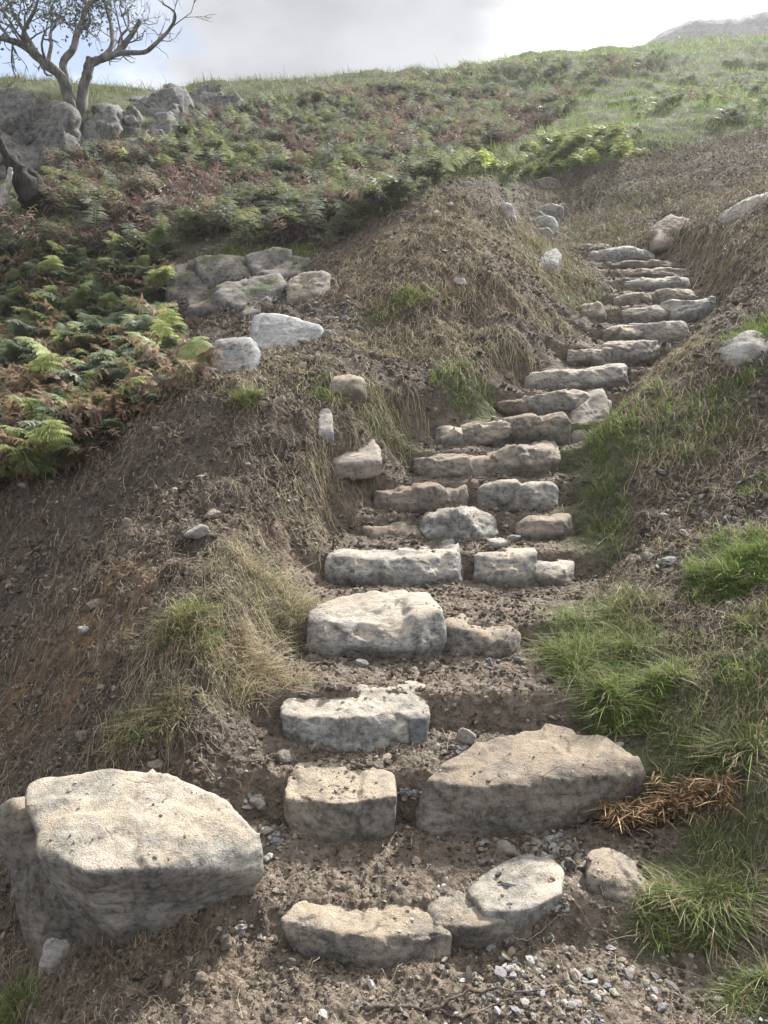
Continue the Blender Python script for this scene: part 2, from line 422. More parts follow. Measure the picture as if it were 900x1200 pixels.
def mat_rock(name, pale=(.34, .315, .285), dark=(.10, .094, .086), lichen=.3, dirt=.7, dirtc=(.36, .295, .225), sc=1.0, moss=0.0):
    m = new_mat(name); b = NB(m)
    co_ = b.n('ShaderNodeTexCoord').outputs['Object']
    oi = b.n('ShaderNodeObjectInfo')
    add = b.n('ShaderNodeVectorMath', operation='ADD'); b.l(co_, add.inputs[0])
    cr = b.n('ShaderNodeCombineXYZ')
    for i in range(3): b.l(b.m('MULTIPLY', oi.outputs['Random'], 37.0 + 11 * i), cr.inputs[i])
    b.l(cr.outputs[0], add.inputs[1]); co = add.outputs[0]
    a = b.noise(co, 4 * sc, 8, .62, .6); f = b.noise(co, 38 * sc, 6, .7); g = b.noise(co, 170 * sc, 3, .7)
    st = b.n('ShaderNodeMapping'); st.inputs['Rotation'].default_value = (.5, .6, .3); st.inputs['Scale'].default_value = (1, 1, 4)
    b.l(co, st.inputs['Vector'])
    band = b.noise(st.outputs[0], 9 * sc, 6, .65, .4)
    col = b.mix(b.mr(a, .36, .62), dark, pale)
    col = b.mix(b.mr(band, .44, .60, 0, .75), col, b.mix(.5, dark, (.115, .125, .145)))
    col = b.mix(b.mr(b.noise(co, 2.3 * sc, 4, .6, .8), .50, .62, 0, .6), col, b.mix(.6, dark, (.10, .11, .13)))
    col = b.mix(b.mr(f, .35, .7, 0, .5), col, b.mix(.5, pale, (.5, .48, .45)))
    col = b.mix(b.mr(f, .52, .34, 0, .5), col, (dark[0] * .6, dark[1] * .6, dark[2] * .6))
    # lichen: pale rosettes with crisp rims
    lz = b.noise(co, 9 * sc, 6, .75, .3)
    lm = b.m('MULTIPLY', b.mr(lz, .56, .60), lichen)
    col = b.mix(lm, col, (.43, .44, .40))
    # iron stain
    col = b.mix(b.mr(b.noise(co, 5 * sc, 4, .6), .6, .75, 0, .35), col, (.30, .20, .12))
    ge = b.n('ShaderNodeNewGeometry'); sx = b.n('ShaderNodeSeparateXYZ'); b.l(ge.outputs['Normal'], sx.inputs[0])
    up = b.mr(b.m('ADD', sx.outputs[2], b.m('MULTIPLY', b.m('SUBTRACT', f, .5), .8)), .45, .85)
    dm = b.m('MULTIPLY', up, b.mr(b.noise(co, 6, 5, .65), .35, .6, .25, 1))
    col = b.mix(b.m('MULTIPLY', dm, dirt), col, b.mix(b.mr(g, .35, .65), dirtc, tuple(min(1, c * 1.45) for c in dirtc)))
    if moss:
        mm = b.m('MULTIPLY', b.mr(b.noise(co, 3.5, 5, .7), .5, .62), b.m('MULTIPLY', up, moss))
        col = b.mix(mm, col, (.07, .09, .03))
    # speckle of crystals
    col = b.mix(b.mr(g, .58, .72, 0, .35), col, (.6, .58, .55))
    col = b.mix(b.mr(g, .42, .30, 0, .4), col, (.08, .075, .07))
    # hairline cracks
    cv = b.vor(st.outputs[0], 3.2 * sc, 'DISTANCE_TO_EDGE')
    wv = b.mr(b.m('ADD', cv.outputs['Distance'], b.m('MULTIPLY', b.m('SUBTRACT', f, .5), .06)), .0, .018, 1, 0)
    wv = b.m('MULTIPLY', wv, b.mr(a, .54, .66))
    col = b.mix(b.m('MULTIPLY', wv, .35), col, (.05, .045, .04))
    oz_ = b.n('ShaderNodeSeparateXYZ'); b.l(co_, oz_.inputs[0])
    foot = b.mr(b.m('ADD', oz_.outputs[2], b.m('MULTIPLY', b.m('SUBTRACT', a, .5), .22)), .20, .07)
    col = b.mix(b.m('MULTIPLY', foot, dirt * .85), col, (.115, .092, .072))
    rd1 = b.n('ShaderNodeTexNoise', noise_type='RIDGED_MULTIFRACTAL'); rd1.inputs['Scale'].default_value = 11 * sc; rd1.inputs['Detail'].default_value = 6; rd1.inputs['Roughness'].default_value = .6
    b.l(st.outputs[0], rd1.inputs['Vector'])
    h = b.m('ADD', b.m('MULTIPLY', a, .3), b.m('MULTIPLY', f, .30))
    h = b.m('ADD', h, b.m('MULTIPLY', rd1.outputs[0], .16)); h = b.m('ADD', h, b.m('MULTIPLY', band, .25))
    tone = b.m('ADD', .74, b.m('MULTIPLY', oi.outputs['Random'], .42))
    col = b.mix(1.0, col, b.mix(oi.outputs['Random'], (1.0, .95, .88), (.93, .97, 1.0)), 'MULTIPLY')
    hs = b.n('ShaderNodeHueSaturation'); b.l(col, hs.inputs['Color']); b.l(tone, hs.inputs['Value']); col = hs.outputs[0]
    h = b.m('ADD', h, b.m('MULTIPLY', g, .26)); h = b.m('SUBTRACT', h, b.m('MULTIPLY', wv, .25))
    b.out(col, .88, b.bump(h, .85, .028 / sc), .25)
    return m
def mat_attr(name, trans=.3, rough=.8, var=.25, bumpy=0, spec=.15):
    m = new_mat(name); b = NB(m)
    c = b.n('ShaderNodeAttribute', attribute_name='col').outputs['Color']
    co = b.n('ShaderNodeTexCoord').outputs['Object']
    nz = b.noise(co, 60 if bumpy else 14, 4, .6)
    c2 = b.mix(b.mr(nz, .3, .7, 0, var * 2), c, b.mix(.5, c, (.02, .02, .02)))
    p = b.n('ShaderNodeBsdfPrincipled'); b.l(c2, p.inputs['Base Color']); p.inputs['Roughness'].default_value = rough
    p.inputs['Specular IOR Level'].default_value = spec
    if bumpy: b.l(b.bump(nz, .8, .01), p.inputs['Normal'])
    o = b.n('ShaderNodeOutputMaterial')
    if trans:
        t = b.n('ShaderNodeBsdfTranslucent'); b.l(c2, t.inputs['Color'])
        mx = b.n('ShaderNodeMixShader'); mx.inputs[0].default_value = trans
        b.l(p.outputs[0], mx.inputs[1]); b.l(t.outputs[0], mx.inputs[2]); b.l(mx.outputs[0], o.inputs['Surface'])
    else: b.l(p.outputs[0], o.inputs['Surface'])
    return m
def mat_bark(name, a, c, sc=1, patch=.5):
    m = new_mat(name); b = NB(m)
    co = b.n('ShaderNodeTexCoord').outputs['Object']
    mp = b.n('ShaderNodeMapping'); mp.inputs['Scale'].default_value = (1, 1, .25); b.l(co, mp.inputs['Vector'])
    n = b.noise(mp.outputs[0], 26 * sc, 6, .65, .5); n2 = b.noise(co, 4 * sc, 4, .6)
    col = b.mix(b.mr(n, .35, .65), a, c); col = b.mix(b.mr(n2, .45, .65, 0, patch), col, (.33, .33, .31))
    b.out(col, .9, b.bump(n, .9, .03), .2)
    return m
M_GROUND = mat_ground()
M_STEP = mat_rock("weathered_granite_tread")
M_STEPB = mat_rock("brownish_stone", pale=(.27, .235, .195), dark=(.105, .088, .07), lichen=.15, dirt=.9)
M_BOULDER = mat_rock("pale_boulder_rock", pale=(.41, .385, .35), dark=(.125, .12, .115), lichen=.35, dirt=.6, dirtc=(.42, .35, .26))
M_WHITE = mat_rock("whitish_quartz_rock", pale=(.55, .53, .50), dark=(.24, .235, .235), lichen=.4, dirt=.15)
M_PINK = mat_rock("pinkish_rock", pale=(.42, .34, .285), dark=(.17, .13, .11), lichen=.4, dirt=.3)
M_CRAG = mat_rock("grey_crag_rock", pale=(.20, .195, .19), dark=(.065, .065, .066), lichen=.35, dirt=.15, sc=.35, moss=.5)
M_OUT = mat_rock("outcrop_rock", pale=(.17, .15, .148), dark=(.055, .048, .05), lichen=.2, dirt=.3, sc=.7, moss=1.0)
M_LICH = mat_rock('lichen_spotted_stone', pale=(.36, .34, .31), dark=(.11, .105, .10), lichen=.95, dirt=.4)
M_DARK = mat_rock('dark_grey_rock', pale=(.25, .25, .25), dark=(.085, .085, .088), lichen=.3, dirt=.3)
M_SOILED = mat_rock("soil_covered_stone", pale=(.26, .21, .17), dark=(.10, .08, .065), lichen=.05, dirt=1.0, dirtc=(.20, .155, .115))
M_LEAF = mat_attr("bracken_leaf", .42, .6, .25, 0, .25)
M_GRASS = mat_attr("grass_blade", .3, .6)
M_STRAW = mat_attr("dead_grass", .15, .8)
M_PEB = mat_attr("pebble_stone", 0, .85, .3, 1)
M_CLOD = mat_attr("soil_crumbs", 0, .95, .4, 1, .1)
M_TREE = mat_bark("tree_bark", (.060, .056, .052), (.16, .15, .14))
M_STUMP = mat_bark("burnt_wood", (.010, .009, .008), (.045, .038, .032), 1, .03)
M_ROOT = mat_bark("root_bark", (.09, .065, .05), (.20, .155, .12), 3)
M_WOODPALE = mat_bark("bleached_wood", (.25, .22, .20), (.5, .46, .42))

# ------------------------------------------------------------------ ground sheet
xs_, ys_ = GV[:, 0], GV[:, 1]
inview = (ys_ > .8) & (ys_ < 12)
gz = np.zeros(len(GV)); oz = np.zeros(len(GV)); pz = np.zeros(len(GV))
gz[inview] = zone(GREEN, xs_[inview], ys_[inview])
oz[inview] = zone(OCHRE, xs_[inview], ys_[inview])
pn = perlin(np.stack([xs_ * 1.1, ys_ * 1.1, 0 * xs_], 1))
pz = np.maximum(corridor(xs_, ys_) * .9, (1 - sst(2.2, 2.9, ys_ + .2 * np.abs(xs_))) * .75)
far_g = np.clip(sst(9.5, 11.5, ys_ + pn * 1.2 - .35 * np.clip(xs_ - 1.5, -3, 5)) + (1 - sst(-1.9, -1.5, xs_ + .14 * ys_ - .3 + pn * .2)) * sst(5, 5.6, ys_), 0, 1)
fm = (ys_ > 8.5) & (ys_ < 24); fq = ppx(xs_[fm], ys_[fm], GV[fm, 2]); bare = (fq[0] > 600) & (fq[1] > 214 - (fq[0] - 610) * .23)
far_g[np.where(fm)[0][bare]] *= .12
gz = np.maximum(gz, far_g)
gz = np.clip(gz, 0, 1)
idx = np.arange(NY * NX).reshape(NY, NX)
F = np.stack([idx[:-1, :-1].ravel(), idx[:-1, 1:].ravel(), idx[1:, 1:].ravel(), idx[1:, :-1].ravel()], 1)
gme = make_mesh("ground", GV, F, True, np.stack([gz, oz, pz], 1), M_GROUND, 'zone')
tag(link("ground", gme), "trodden earth and turf of the hillside", None, None, 'structure')

# ------------------------------------------------------------------ rocks
_ico = {}
def ico(level):
    if level not in _ico:
        bm = bmesh.new(); bmesh.ops.create_icosphere(bm, subdivisions=level, radius=1)
        _ico[level] = (np.array([v.co[:] for v in bm.verts]), np.array([[v.index for v in f.verts] for f in bm.faces]))
        bm.free()
    return _ico[level]
def hull_planes(pts):
    bm = bmesh.new()
    for p in pts: bm.verts.new(p)
    bmesh.ops.convex_hull(bm, input=list(bm.verts))
    bm.normal_update()
    pl = []
    for f in bm.faces:
        if len(f.verts) < 3 or f.calc_area() < 1e-7: continue
        n = np.array(f.normal[:]); d = float(n @ np.array(f.verts[0].co[:]))
        if not any(n @ q[0] > .985 and abs(d - q[1]) < .02 for q in pl): pl.append((n, d))
    bm.free()
    return pl
def rock(name, pts, mat, label=None, cat='rock', group=None, seed=0, level=5, sharp=16, amp=1.0, chamf=7, facet=.6, parent=None):
    pts = np.asarray(pts, float); rs = np.random.default_rng(seed + 1000)
    pts = pts.mean(0) + (pts - pts.mean(0)) * 1.04
    lo, hi = pts.min(0), pts.max(0); c = pts.mean(0) * .5 + (lo + hi) * .25; S = np.maximum((hi - lo) / 2, .01)
    pl = hull_planes(pts)
    planes_n = np.array([p[0] for p in pl]); planes_d = np.array([p[1] for p in pl]) - planes_n @ c
    planes_d = np.maximum(planes_d, .08 * S.min())
    ex_n, ex_d = [], []
    for k in range(chamf):
        n = rs.normal(size=3); n[2] = abs(n[2]) * .8 + .1; n /= np.linalg.norm(n)
        sup = ((pts - c) @ n).max()
        ex_n.append(n); ex_d.append(sup * rs.uniform(.84, .96))
    if chamf:
        planes_n = np.vstack([planes_n, ex_n]); planes_d = np.concatenate([planes_d, ex_d])
    D, Fc = ico(level)
    q = D * S
    dn = q @ planes_n.T
    tinv = np.where(dn > 1e-6, dn / planes_d, 0)
    t = ((tinv ** sharp).sum(1)) ** (-1 / sharp)
    V = q * t[:, None]
    size = float(np.cbrt(S.prod()))
    nrmv = V / np.maximum(np.linalg.norm(V / S, axis=1)[:, None], 1e-6) / (S ** 2); nrmv /= np.linalg.norm(nrmv, axis=1)[:, None]
    off = rs.uniform(0, 50, 3)
    # broken facets: stepped ridged noise, then grain
    p0 = V / size
    f1 = fbm(p0 * .9 + off, 3)
    wp = p0 + .16 * np.stack([fbm(p0 * 2.2 + off + 3 * j, 3) for j in range(3)], 1)
    fac = 0
    for ns, kk, am in ((10, 45, .25), (46, 200, .21), (170, 700, .15)):
        sd_ = wp[rs.integers(0, len(wp), ns)]; tl_ = rs.normal(0, 1, (ns, 3)); of_ = rs.normal(0, .10, ns) / (kk / 16) ** .5
        d2 = ((wp ** 2).sum(1)[:, None] + (sd_ ** 2).sum(1)[None] - 2 * wp @ sd_.T)
        w_ = np.exp(-kk * (d2 - d2.min(1)[:, None])); w_ /= w_.sum(1)[:, None]
        pl_ = wp @ tl_.T - (sd_ * tl_).sum(1)[None] * 1.0
        fac = fac + am * (w_ * (pl_ * .9 + of_[None])).sum(1)
    f2 = fbm(p0 * 5 + off, 4, .6)
    disp = amp * size * (.13 * f1 + .55 * facet * np.clip(fac, -.22, .22) + .045 * f2)
    disp += amp * (.004 * fbm(V * 26 + off, 3, .6) + .003 * fbm(V * 75 + off, 2))
    V = V + nrmv * disp[:, None] + c
    base = np.array([c[0], c[1], lo[2]])
    me = make_mesh(name, V - base, Fc, True, None, mat)
    o = link(name, me, parent); o.location = base
    if label: tag(o, label, cat, group)
    return o
def prism(poly, Y, dep, tilt=0.0, shrink=.8, sink=.1, snap=True):
    """outline seen from the path (pixels) at distance Y, with real thickness dep; tilt leans the top away"""
    py = np.array([p[1] for p in poly], float); b = py.max(); r = max(b - py.min(), 1)
    lowp = [p for p in poly if p[1] > b - .3 * r]
    if snap: Y = min(hit(p[0], p[1])[1] for p in lowp) - .03
    pts = []
    for x, y in poly: pts.append(at(x, y, Y + tilt * (b - y) / r))
    pts = np.array(pts); cc = pts.mean(0)
    back = cc + (pts - cc) * shrink; back[:, 1] += dep
    low = pts.copy(); low[:, 2] -= sink; low = low[low[:, 2] < pts[:, 2].mean()]; 
    if len(low): lowb = low.copy(); lowb[:, 1] += dep; return np.vstack([pts, back, low, lowb])
    return np.vstack([pts, back])

STG = 'stones laid as steps of the path'
def step(row, x0, x1, yt0, yt1, yb, label, mat=None, d=.3, seed=0, z=None, ybk=None, level=5, dy=0, amp=.85, sharp=34, inset=.04, slant=.03, chamf=3, facet=1.0, ym=None):
    Y, zz = ROWS[row - 1][0] + dy, ROWS[row - 1][1]
    a, b2 = at(x0 - 4, yt0, Y), at(x1 + 4, yt1, Y)
    lowz = at((x0 + x1) / 2, yb, Y)[2] - .07
    wd = b2 - a
    pts = []
    rj = np.random.default_rng(seed * 7 + 1); W = abs(wd[0])
    for t in ((0, 1), (.25, 0), (.5, 0), (.78, 0), (1, 1)):
        p = a + wd * t[0]; bulge = 0.02 if t[1] else -.03 - rj.uniform(0, .03)
        if t[0] == .5 and ym: p = at((x0 + x1) / 2, ym, Y)
        p = p + [0, 0, rj.uniform(-.022, .012) if t[0] != .5 else 0.004]
        jb = rj.uniform(-.06, .05) * W * t[1]
        pts.append(p + [0, slant + bulge + rj.uniform(0, .05), 0])
        pts.append([p[0] + jb * .4, p[1] - .01 + bulge, p[2] - (p[2] - lowz) * rj.uniform(.25, .5)]); pts.append([p[0] + jb, p[1] + bulge + rj.uniform(0, .03), lowz])
        if ybk and t[0] == .5:
            sl = ray((x0 + x1) / 2, ybk)[1]; d = max((p[2] - CAMZ) / sl - Y, .12) if abs(sl) > .02 else d
    for t in (.07, .5, .93):
        p = a + wd * t; e = d * (1 if t == .5 else .88)
        pts.append([p[0] * (Y + e) / Y * .5 + p[0] * .5, Y + e, p[2] + .008]); pts.append([p[0], Y + e, lowz])
    return rock('step_stone', pts, mat or M_STEP, label, 'step stone', STG, seed, level, sharp, amp, chamf, facet)

# --- first step (lowest)
def T_(l):      # (pixel x, pixel y, height above the foot of the path)
    return np.array([at(px, py, (z - CAMZ) / ray(px, py)[1]) for px, py, z in l])
def P_(l): return np.array([at(*q) for q in l])
rock('step_stone', np.vstack([P_([(328,1078,1.98),(355,1060,2.06),(450,1052,2.09),(520,1062,2.08),(530,1094,1.97),(524,1130,1.93),(440,1135,1.91),(365,1122,1.93),(338,1098,1.95),(420,1096,1.92)]),
     P_([(350,1075,2.04),(520,1080,2.04),(365,1120,1.95),(522,1128,1.95)]) - [0, 0, .12]]), M_BOULDER, 'long flat pale slab with an undercut edge, lowest stone of the path', 'step stone', STG, 11, 6, 40, .7, 0, 1)
rock('step_stone', np.vstack([T_([(546,1040,.105),(560,1026,.11),(600,1006,.12),(642,1002,.12),(662,1018,.115),(658,1046,.11),(620,1066,.105),(570,1070,.10),(574,1098,.03),(622,1090,.03),(658,1064,.05)]),
     T_([(574,1098,.03),(622,1090,.03),(658,1064,.05)]) - [0, 0, .1], T_([(600,1006,.12),(642,1002,.12)]) - [0, 0, .14]]), M_BOULDER, 'pale angular flat topped stone at the right of the lowest long slab', 'step stone', STG, 12, 5, 40, .6, 1, 1)
rock('step_stone', np.vstack([T_([(492,1052,.085),(520,1040,.09),(556,1034,.095),(585,1064,.09),(602,1078,.08),(600,1098,.02),(560,1104,.01),(528,1102,.01),(512,1086,.06),(560,1086,.08)]),
     T_([(600,1098,.02),(528,1102,.01),(492,1052,.085)]) - [0, 0, .12]]), M_STEP, 'low half buried stone filling the gap in the lowest step', 'step stone', STG, 13, 5, 40, .6, 1, 1)
rock('step_stone', np.vstack([P_([(688,1000,2.2),(712,990,2.26),(755,1010,2.24),(772,1035,2.16),(768,1066,2.08),(730,1074,2.06),(694,1062,2.08),(688,1030,2.12),(730,1034,2.1)]),
     P_([(690,1020,2.2),(765,1030,2.2),(768,1070,2.1),(694,1068,2.1)]) - [0, 0, .12]]), M_STEP, 'grey block beside the grass at the right end of the lowest step', 'step stone', STG, 14, 5, 16, .8, 5)
# --- second step
rock('step_stone', np.vstack([P_([(336,905,2.5),(350,892,2.56),(400,889,2.58),(440,893,2.56),(456,905,2.5),(461,938,2.37),(458,975,2.35),(400,988,2.32),(345,975,2.35),(334,935,2.38),(395,942,2.34)]),
     P_([(340,960,2.5),(455,960,2.5),(455,980,2.38),(345,980,2.38)]) - [0, 0, .1]]), M_STEPB, 'squat rounded tan block, left half of the second lowest step', 'step stone', STG, 21, 6, 34, .6, 1, 1)
rock('step_stone', np.vstack([T_([(556,872,.335),(640,856,.345),(705,862,.345),(750,890,.335),(756,908,.30),(750,930,.22),(650,962,.15),(560,986,.11),(496,991,.09),(490,955,.16),(502,916,.285),(570,924,.29),(660,914,.30)]),
     T_([(560,985,.12),(500,988,.1),(700,945,.12)]) - [0, 0, .12], T_([(560,872,.34),(705,866,.35),(640,856,.35)]) + [0, .05, -.25]]), M_STEP, 'very large sloping grey slab on the right of the second lowest step', 'step stone', STG, 22, 6, 60, .5, 0, 1.0)
# --- third
rock('step_stone', np.vstack([P_([(336,812,2.86),(360,800,2.95),(450,794,2.98),(498,804,2.9),(503,835,2.74),(497,880,2.66),(460,884,2.63),(400,876,2.62),(350,862,2.66),(331,838,2.70),(420,842,2.64)]),
     P_([(336,850,2.85),(498,850,2.85),(490,880,2.7),(345,870,2.7)]) - [0, 0, .12]]), M_STEP, 'wide lichen marked stone with a dark blue chip at its right end', 'step stone', STG, 31, 6, 36, .65, 2, 1)
ap = rock('dark_chip', P_([(478,842,2.685),(499,840,2.69),(501,868,2.665),(488,882,2.64),(480,868,2.65),(480,838,2.75),(500,838,2.75),(488,885,2.7)]),
     mat_rock("slate_blue_chip", pale=(.15, .16, .18), dark=(.07, .075, .09), lichen=.1, dirt=0), None, seed=32, level=4, chamf=2, amp=.5)
_st3 = [o for o in COL.objects if o.name.startswith('step_stone')][-1]
ap.parent = _st3; ap.location = ap.location - _st3.location
# --- fourth
step(4, 364, 516, 734, 722, 776, 'broad pinkish grey stone with a worn lip, left of the grassy bank tuft row', M_STEP, seed=41, ybk=708, level=6, amp=.7, ym=742)
step(4, 526, 612, 738, 745, 780, 'short square stone beside a dead leaf, right of a dark gap', M_STEP, seed=42, d=.22, ybk=722, dy=.02, level=5, amp=.7)
# --- fifth
step(5, 385, 540, 660, 650, 692, 'long dark fronted stone with a dusty tread, left of the fifth step up', M_STEP, seed=51, ybk=636, level=6, amp=.7, ym=655)
step(5, 560, 628, 655, 652, 688, 'blunt wedge shaped stone just right of the fifth step gap', M_STEP, seed=52, d=.2, dy=-.02, amp=.8)
step(5, 622, 672, 665, 664, 684, 'thin low stone trailing off to a white pebble on the right', M_STEP, seed=53, d=.12, dy=.0, amp=1, level=4)
# --- sixth
step(6, 428, 490, 622, 618, 634, 'flat narrow sliver of stone at the left of the lichen spotted stone', M_STEP, seed=61, d=.12, level=4)
step(6, 498, 580, 610, 606, 638, 'rounded stone thickly spotted with white lichen', M_LICH, seed=62, d=.22, amp=1.1, ym=600)
step(6, 608, 668, 613, 608, 628, 'small jagged stone with a white tip at the path edge', M_BOULDER, seed=63, d=.12, level=4, amp=1.1)
# --- seventh
step(7, 440, 545, 576, 572, 604, 'stone almost hidden under trodden brown soil', M_SOILED, seed=71, d=.22, amp=1.1)
step(7, 560, 656, 570, 574, 604, 'plump oval stone with a rough front, below the hollow undercut stone', M_STEP, seed=72, d=.25, amp=.7, ym=563, sharp=10)
# --- eighth
step(8, 487, 572, 538, 536, 566, 'light topped stone with a rounded left shoulder', M_STEP, seed=81, d=.25, amp=.7)
step(8, 572, 655, 530, 522, 556, 'stone with a dark hollow undercut beneath its right side', M_STEP, seed=82, d=.25, amp=1.0)
# --- ninth
step(9, 512, 544, 503, 502, 524, 'small brown stone tucked at the left end of the ninth step', M_STEPB, seed=91, d=.15, level=4)
step(9, 544, 600, 500, 494, 524, 'left piece of the long stone split by a diagonal crack', M_STEP, seed=92, d=.25, inset=0)
step(9, 597, 665, 494, 487, 522, 'right piece of the long stone split by a diagonal crack', M_STEP, seed=93, d=.25, inset=0)
# --- tenth
step(10, 587, 625, 472, 470, 490, 'little shadowed stone half buried in the left bank', M_SOILED, seed=101, d=.12, level=4)
step(10, 616, 694, 463, 459, 489, 'slanted grey block next to the tall leaning kerb stone', M_STEP, seed=102, d=.25)
rock('kerb_stone', prism([(667,508),(674,484),(698,458),(715,453),(719,463),(704,484),(686,512)], 5.32, .45, .35), M_PINK,
     'tall leaning pale stone edging the grass on the right of the steps', 'rock', None, 103, 5, 14, .9)
# --- eleventh .. nineteenth
step(11, 623, 686, 438, 436, 462, 'low stone in shade with a straight top edge, under two pale blocks', M_STEPB, seed=111, d=.25)
step(11, 681, 736, 434, 427, 456, 'pale block sloping up to the right against dry straw', M_BOULDER, seed=112, d=.25)
step(12, 671, 722, 410, 407, 436, 'squarish block with a blunt left corner', M_STEP, seed=121, d=.22)
step(12, 713, 771, 404, 399, 428, 'bluish grey block with a flat slanted face', M_STEP, seed=122, d=.25)
step(13, 713, 758, 384, 381, 402, 'tan stone overlapped by a speckled neighbour', M_STEPB, seed=131, d=.22)
step(13, 746, 803, 381, 376, 402, 'speckled stone near dry yellow grass', M_WHITE, seed=132, d=.22)
step(14, 735, 787, 362, 358, 381, 'grey stone with a triangular left face', M_STEP, seed=141, d=.22)
step(14, 784, 836, 354, 349, 376, 'pale broad slab sticking out furthest right of the upper steps', M_BOULDER, seed=142, d=.3)
step(15, 725, 766, 345, 343, 361, 'dark smooth stone left of a crazed one', M_STEPB, seed=151, d=.2)
step(15, 765, 815, 343, 338, 358, 'stone with a net of cracks over its face', M_STEP, seed=152, d=.2)
step(16, 737, 808, 328, 323, 342, 'wide even stone in the upper flight', M_BOULDER, seed=161, d=.25)
step(17, 731, 806, 317, 313, 326, 'thin dark stone, middle of three thin ones', M_STEPB, seed=171, d=.22)
step(18, 722, 796, 308, 305, 314, 'thin soil streaked stone directly below the top rounded block', M_SOILED, seed=181, d=.22)
step(19, 692, 765, 291, 291, 309, 'bulky rounded block closing the upper flight', M_BOULDER, seed=191, d=.3, sharp=10, ym=288)
step(19, 672, 714, 287, 285, 293, 'thin slab behind the bulky rounded block', M_STEP, seed=192, d=.25, dy=.35, level=4)
for k, (pl, Y, m_, lb) in enumerate([
 ([(616,263),(617,252),(628,249),(637,252),(636,263)], 10.9, M_STEP, 'small squarish stone at the left end where the path bends'),
 ([(632,257),(633,245),(646,242),(657,245),(656,256)], 11.3, M_BOULDER, 'pale broad stone in the middle of the bend of the path'),
 ([(619,270),(621,259),(636,256),(650,258),(649,269)], 10.4, M_WHITE, 'whitish stone lowest at the bend of the path'),
 ([(650,248),(652,241),(662,239),(672,241),(671,247)], 12.0, M_STEP, 'thin stone to the upper right of the bend'),
 ([(632,277),(634,270),(642,269),(647,272),(646,278)], 9.9, M_STEP, 'tiny stone peeping over the mound just below the bend'),
 ([(677,237),(679,229),(686,227),(692,230),(691,237)], 12.6, M_BOULDER, 'small pale stone beyond the bend towards the ferns'),
 ([(628,219),(630,211),(640,209),(652,212),(651,219)], 13.6, M_STEP, 'last stone of the path before the ferns')]):
    q_ = np.mean(pl, 0); pl = [tuple(q_ + (np.array(v) - q_) * 1.35) for v in pl]
    rock('step_stone', prism(pl, Y, .4, .08, .85, .12, False), m_, lb, 'step stone', STG, 200 + k, 4, 22, .9, 2)

# --- boulders and loose rocks beside the path
rock('boulder', np.vstack([T_([(36,925,.34),(60,912,.36),(130,902,.38),(200,914,.38),(262,942,.34),(303,985,.27),(307,1010,.22),(294,1044,.10),(232,1042,.13),(185,1066,.10),(150,1088,.04),
     (95,1062,.12),(50,1000,.29),(34,950,.33),(100,1022,.31),(165,1020,.31),(240,1005,.28)]), T_([(200,914,.38),(130,902,.38),(262,942,.34)]) + [0, .1, -.35], T_([(95,1062,.08),(150,1086,.04),(290,1040,.1)]) - [0, 0, .12]]), M_BOULDER,
     'huge pale lichen blotched boulder at the bottom left, hollowed underneath', 'boulder', None, 301, 6, 60, .55, 0, .75)
rock('boulder', np.vstack([T_([(2,958,.24),(30,935,.32),(70,1005,.17),(104,1062,.05),(106,1092,-.02),(46,1104,-.08),(24,1060,0),(8,1000,.14)]) - [.03, 0, 0],
     T_([(30,935,.32),(2,958,.24),(104,1062,.05)]) + [.02, .25, -.1], T_([(106,1092,-.02),(46,1104,-.08)]) - [0, 0, .15]]), M_STEP, 'grey cracked block wedged against the left side of the huge pale boulder', 'boulder', None, 302, 5, 18, .7, 4)
rock('rock', prism([(38,1132),(48,1108),(88,1090),(92,1098),(60,1130)], 2.0, .12, .05), M_WHITE, 'thin pale sliver of rock lying below the huge boulder', 'rock', None, 303, 4)
rock('boulder', prism([(292,398),(294,372),(308,366),(340,370),(378,382),(379,398),(350,405),(300,408)], 6.15, .5, .3, .75, .02), M_WHITE,
     'bright white wedge shaped boulder resting on the crest of the bank', 'boulder', None, 304, 5, 20, .6, 4)
rock('boulder', prism([(226,432),(230,410),(250,398),(292,395),(300,412),(288,436)], 6.0, .5, .25), M_DARK, 'dark grey boulder half sunk beneath the bright white one', 'boulder', None, 305, 5)
rock('rock', prism([(382,528),(386,506),(400,490),(415,488),(440,514),(444,538),(412,543),(390,541)], 4.75, .3, .5), M_PINK,
     'pinkish jagged rock embedded in the slope left of the steps', 'rock', None, 306, 5, 30, .9, 2, .9)
rock('rock', prism([(372,505),(374,482),(381,473),(388,484),(391,506)], 4.85, .12, .25), M_WHITE, 'narrow white spike of rock behind the jagged pinkish one', 'rock', None, 316, 4, 26, .5, 2, .5)
rock('rock', prism([(333,347),(334,326),(352,316),(386,318),(388,332),(372,350)], 7.6, .5, .3), M_BOULDER, 'smooth grey rock at the foot of the reddish spoil mound', 'rock', None, 307, 5)
rock('rock', prism([(385,460),(387,441),(410,438),(430,444),(428,458)], 5.3, .3, .15), M_STEPB, 'brownish rock sunk in turf above the jagged pinkish one', 'rock', None, 308, 4)
rock('rock', prism([(767,284),(770,266),(788,250),(806,252),(811,268),(797,282)], 8.3, .5, .6), M_PINK, 'pink tinged rock jutting from the right bank above the steps', 'rock', None, 309, 5)
rock('rock', prism([(855,252),(862,240),(892,226),(915,222),(918,238),(880,250)], 7.6, .5, .3), M_WHITE, 'long white rock set into the right bank at the photo edge', 'rock', None, 310, 4)
rock('rock', prism([(860,411),(865,396),(886,386),(912,388),(914,406)], 5.35, .35, .25), M_WHITE, 'pale domed rock capped by a green grass tuft', 'rock', None, 311, 4)
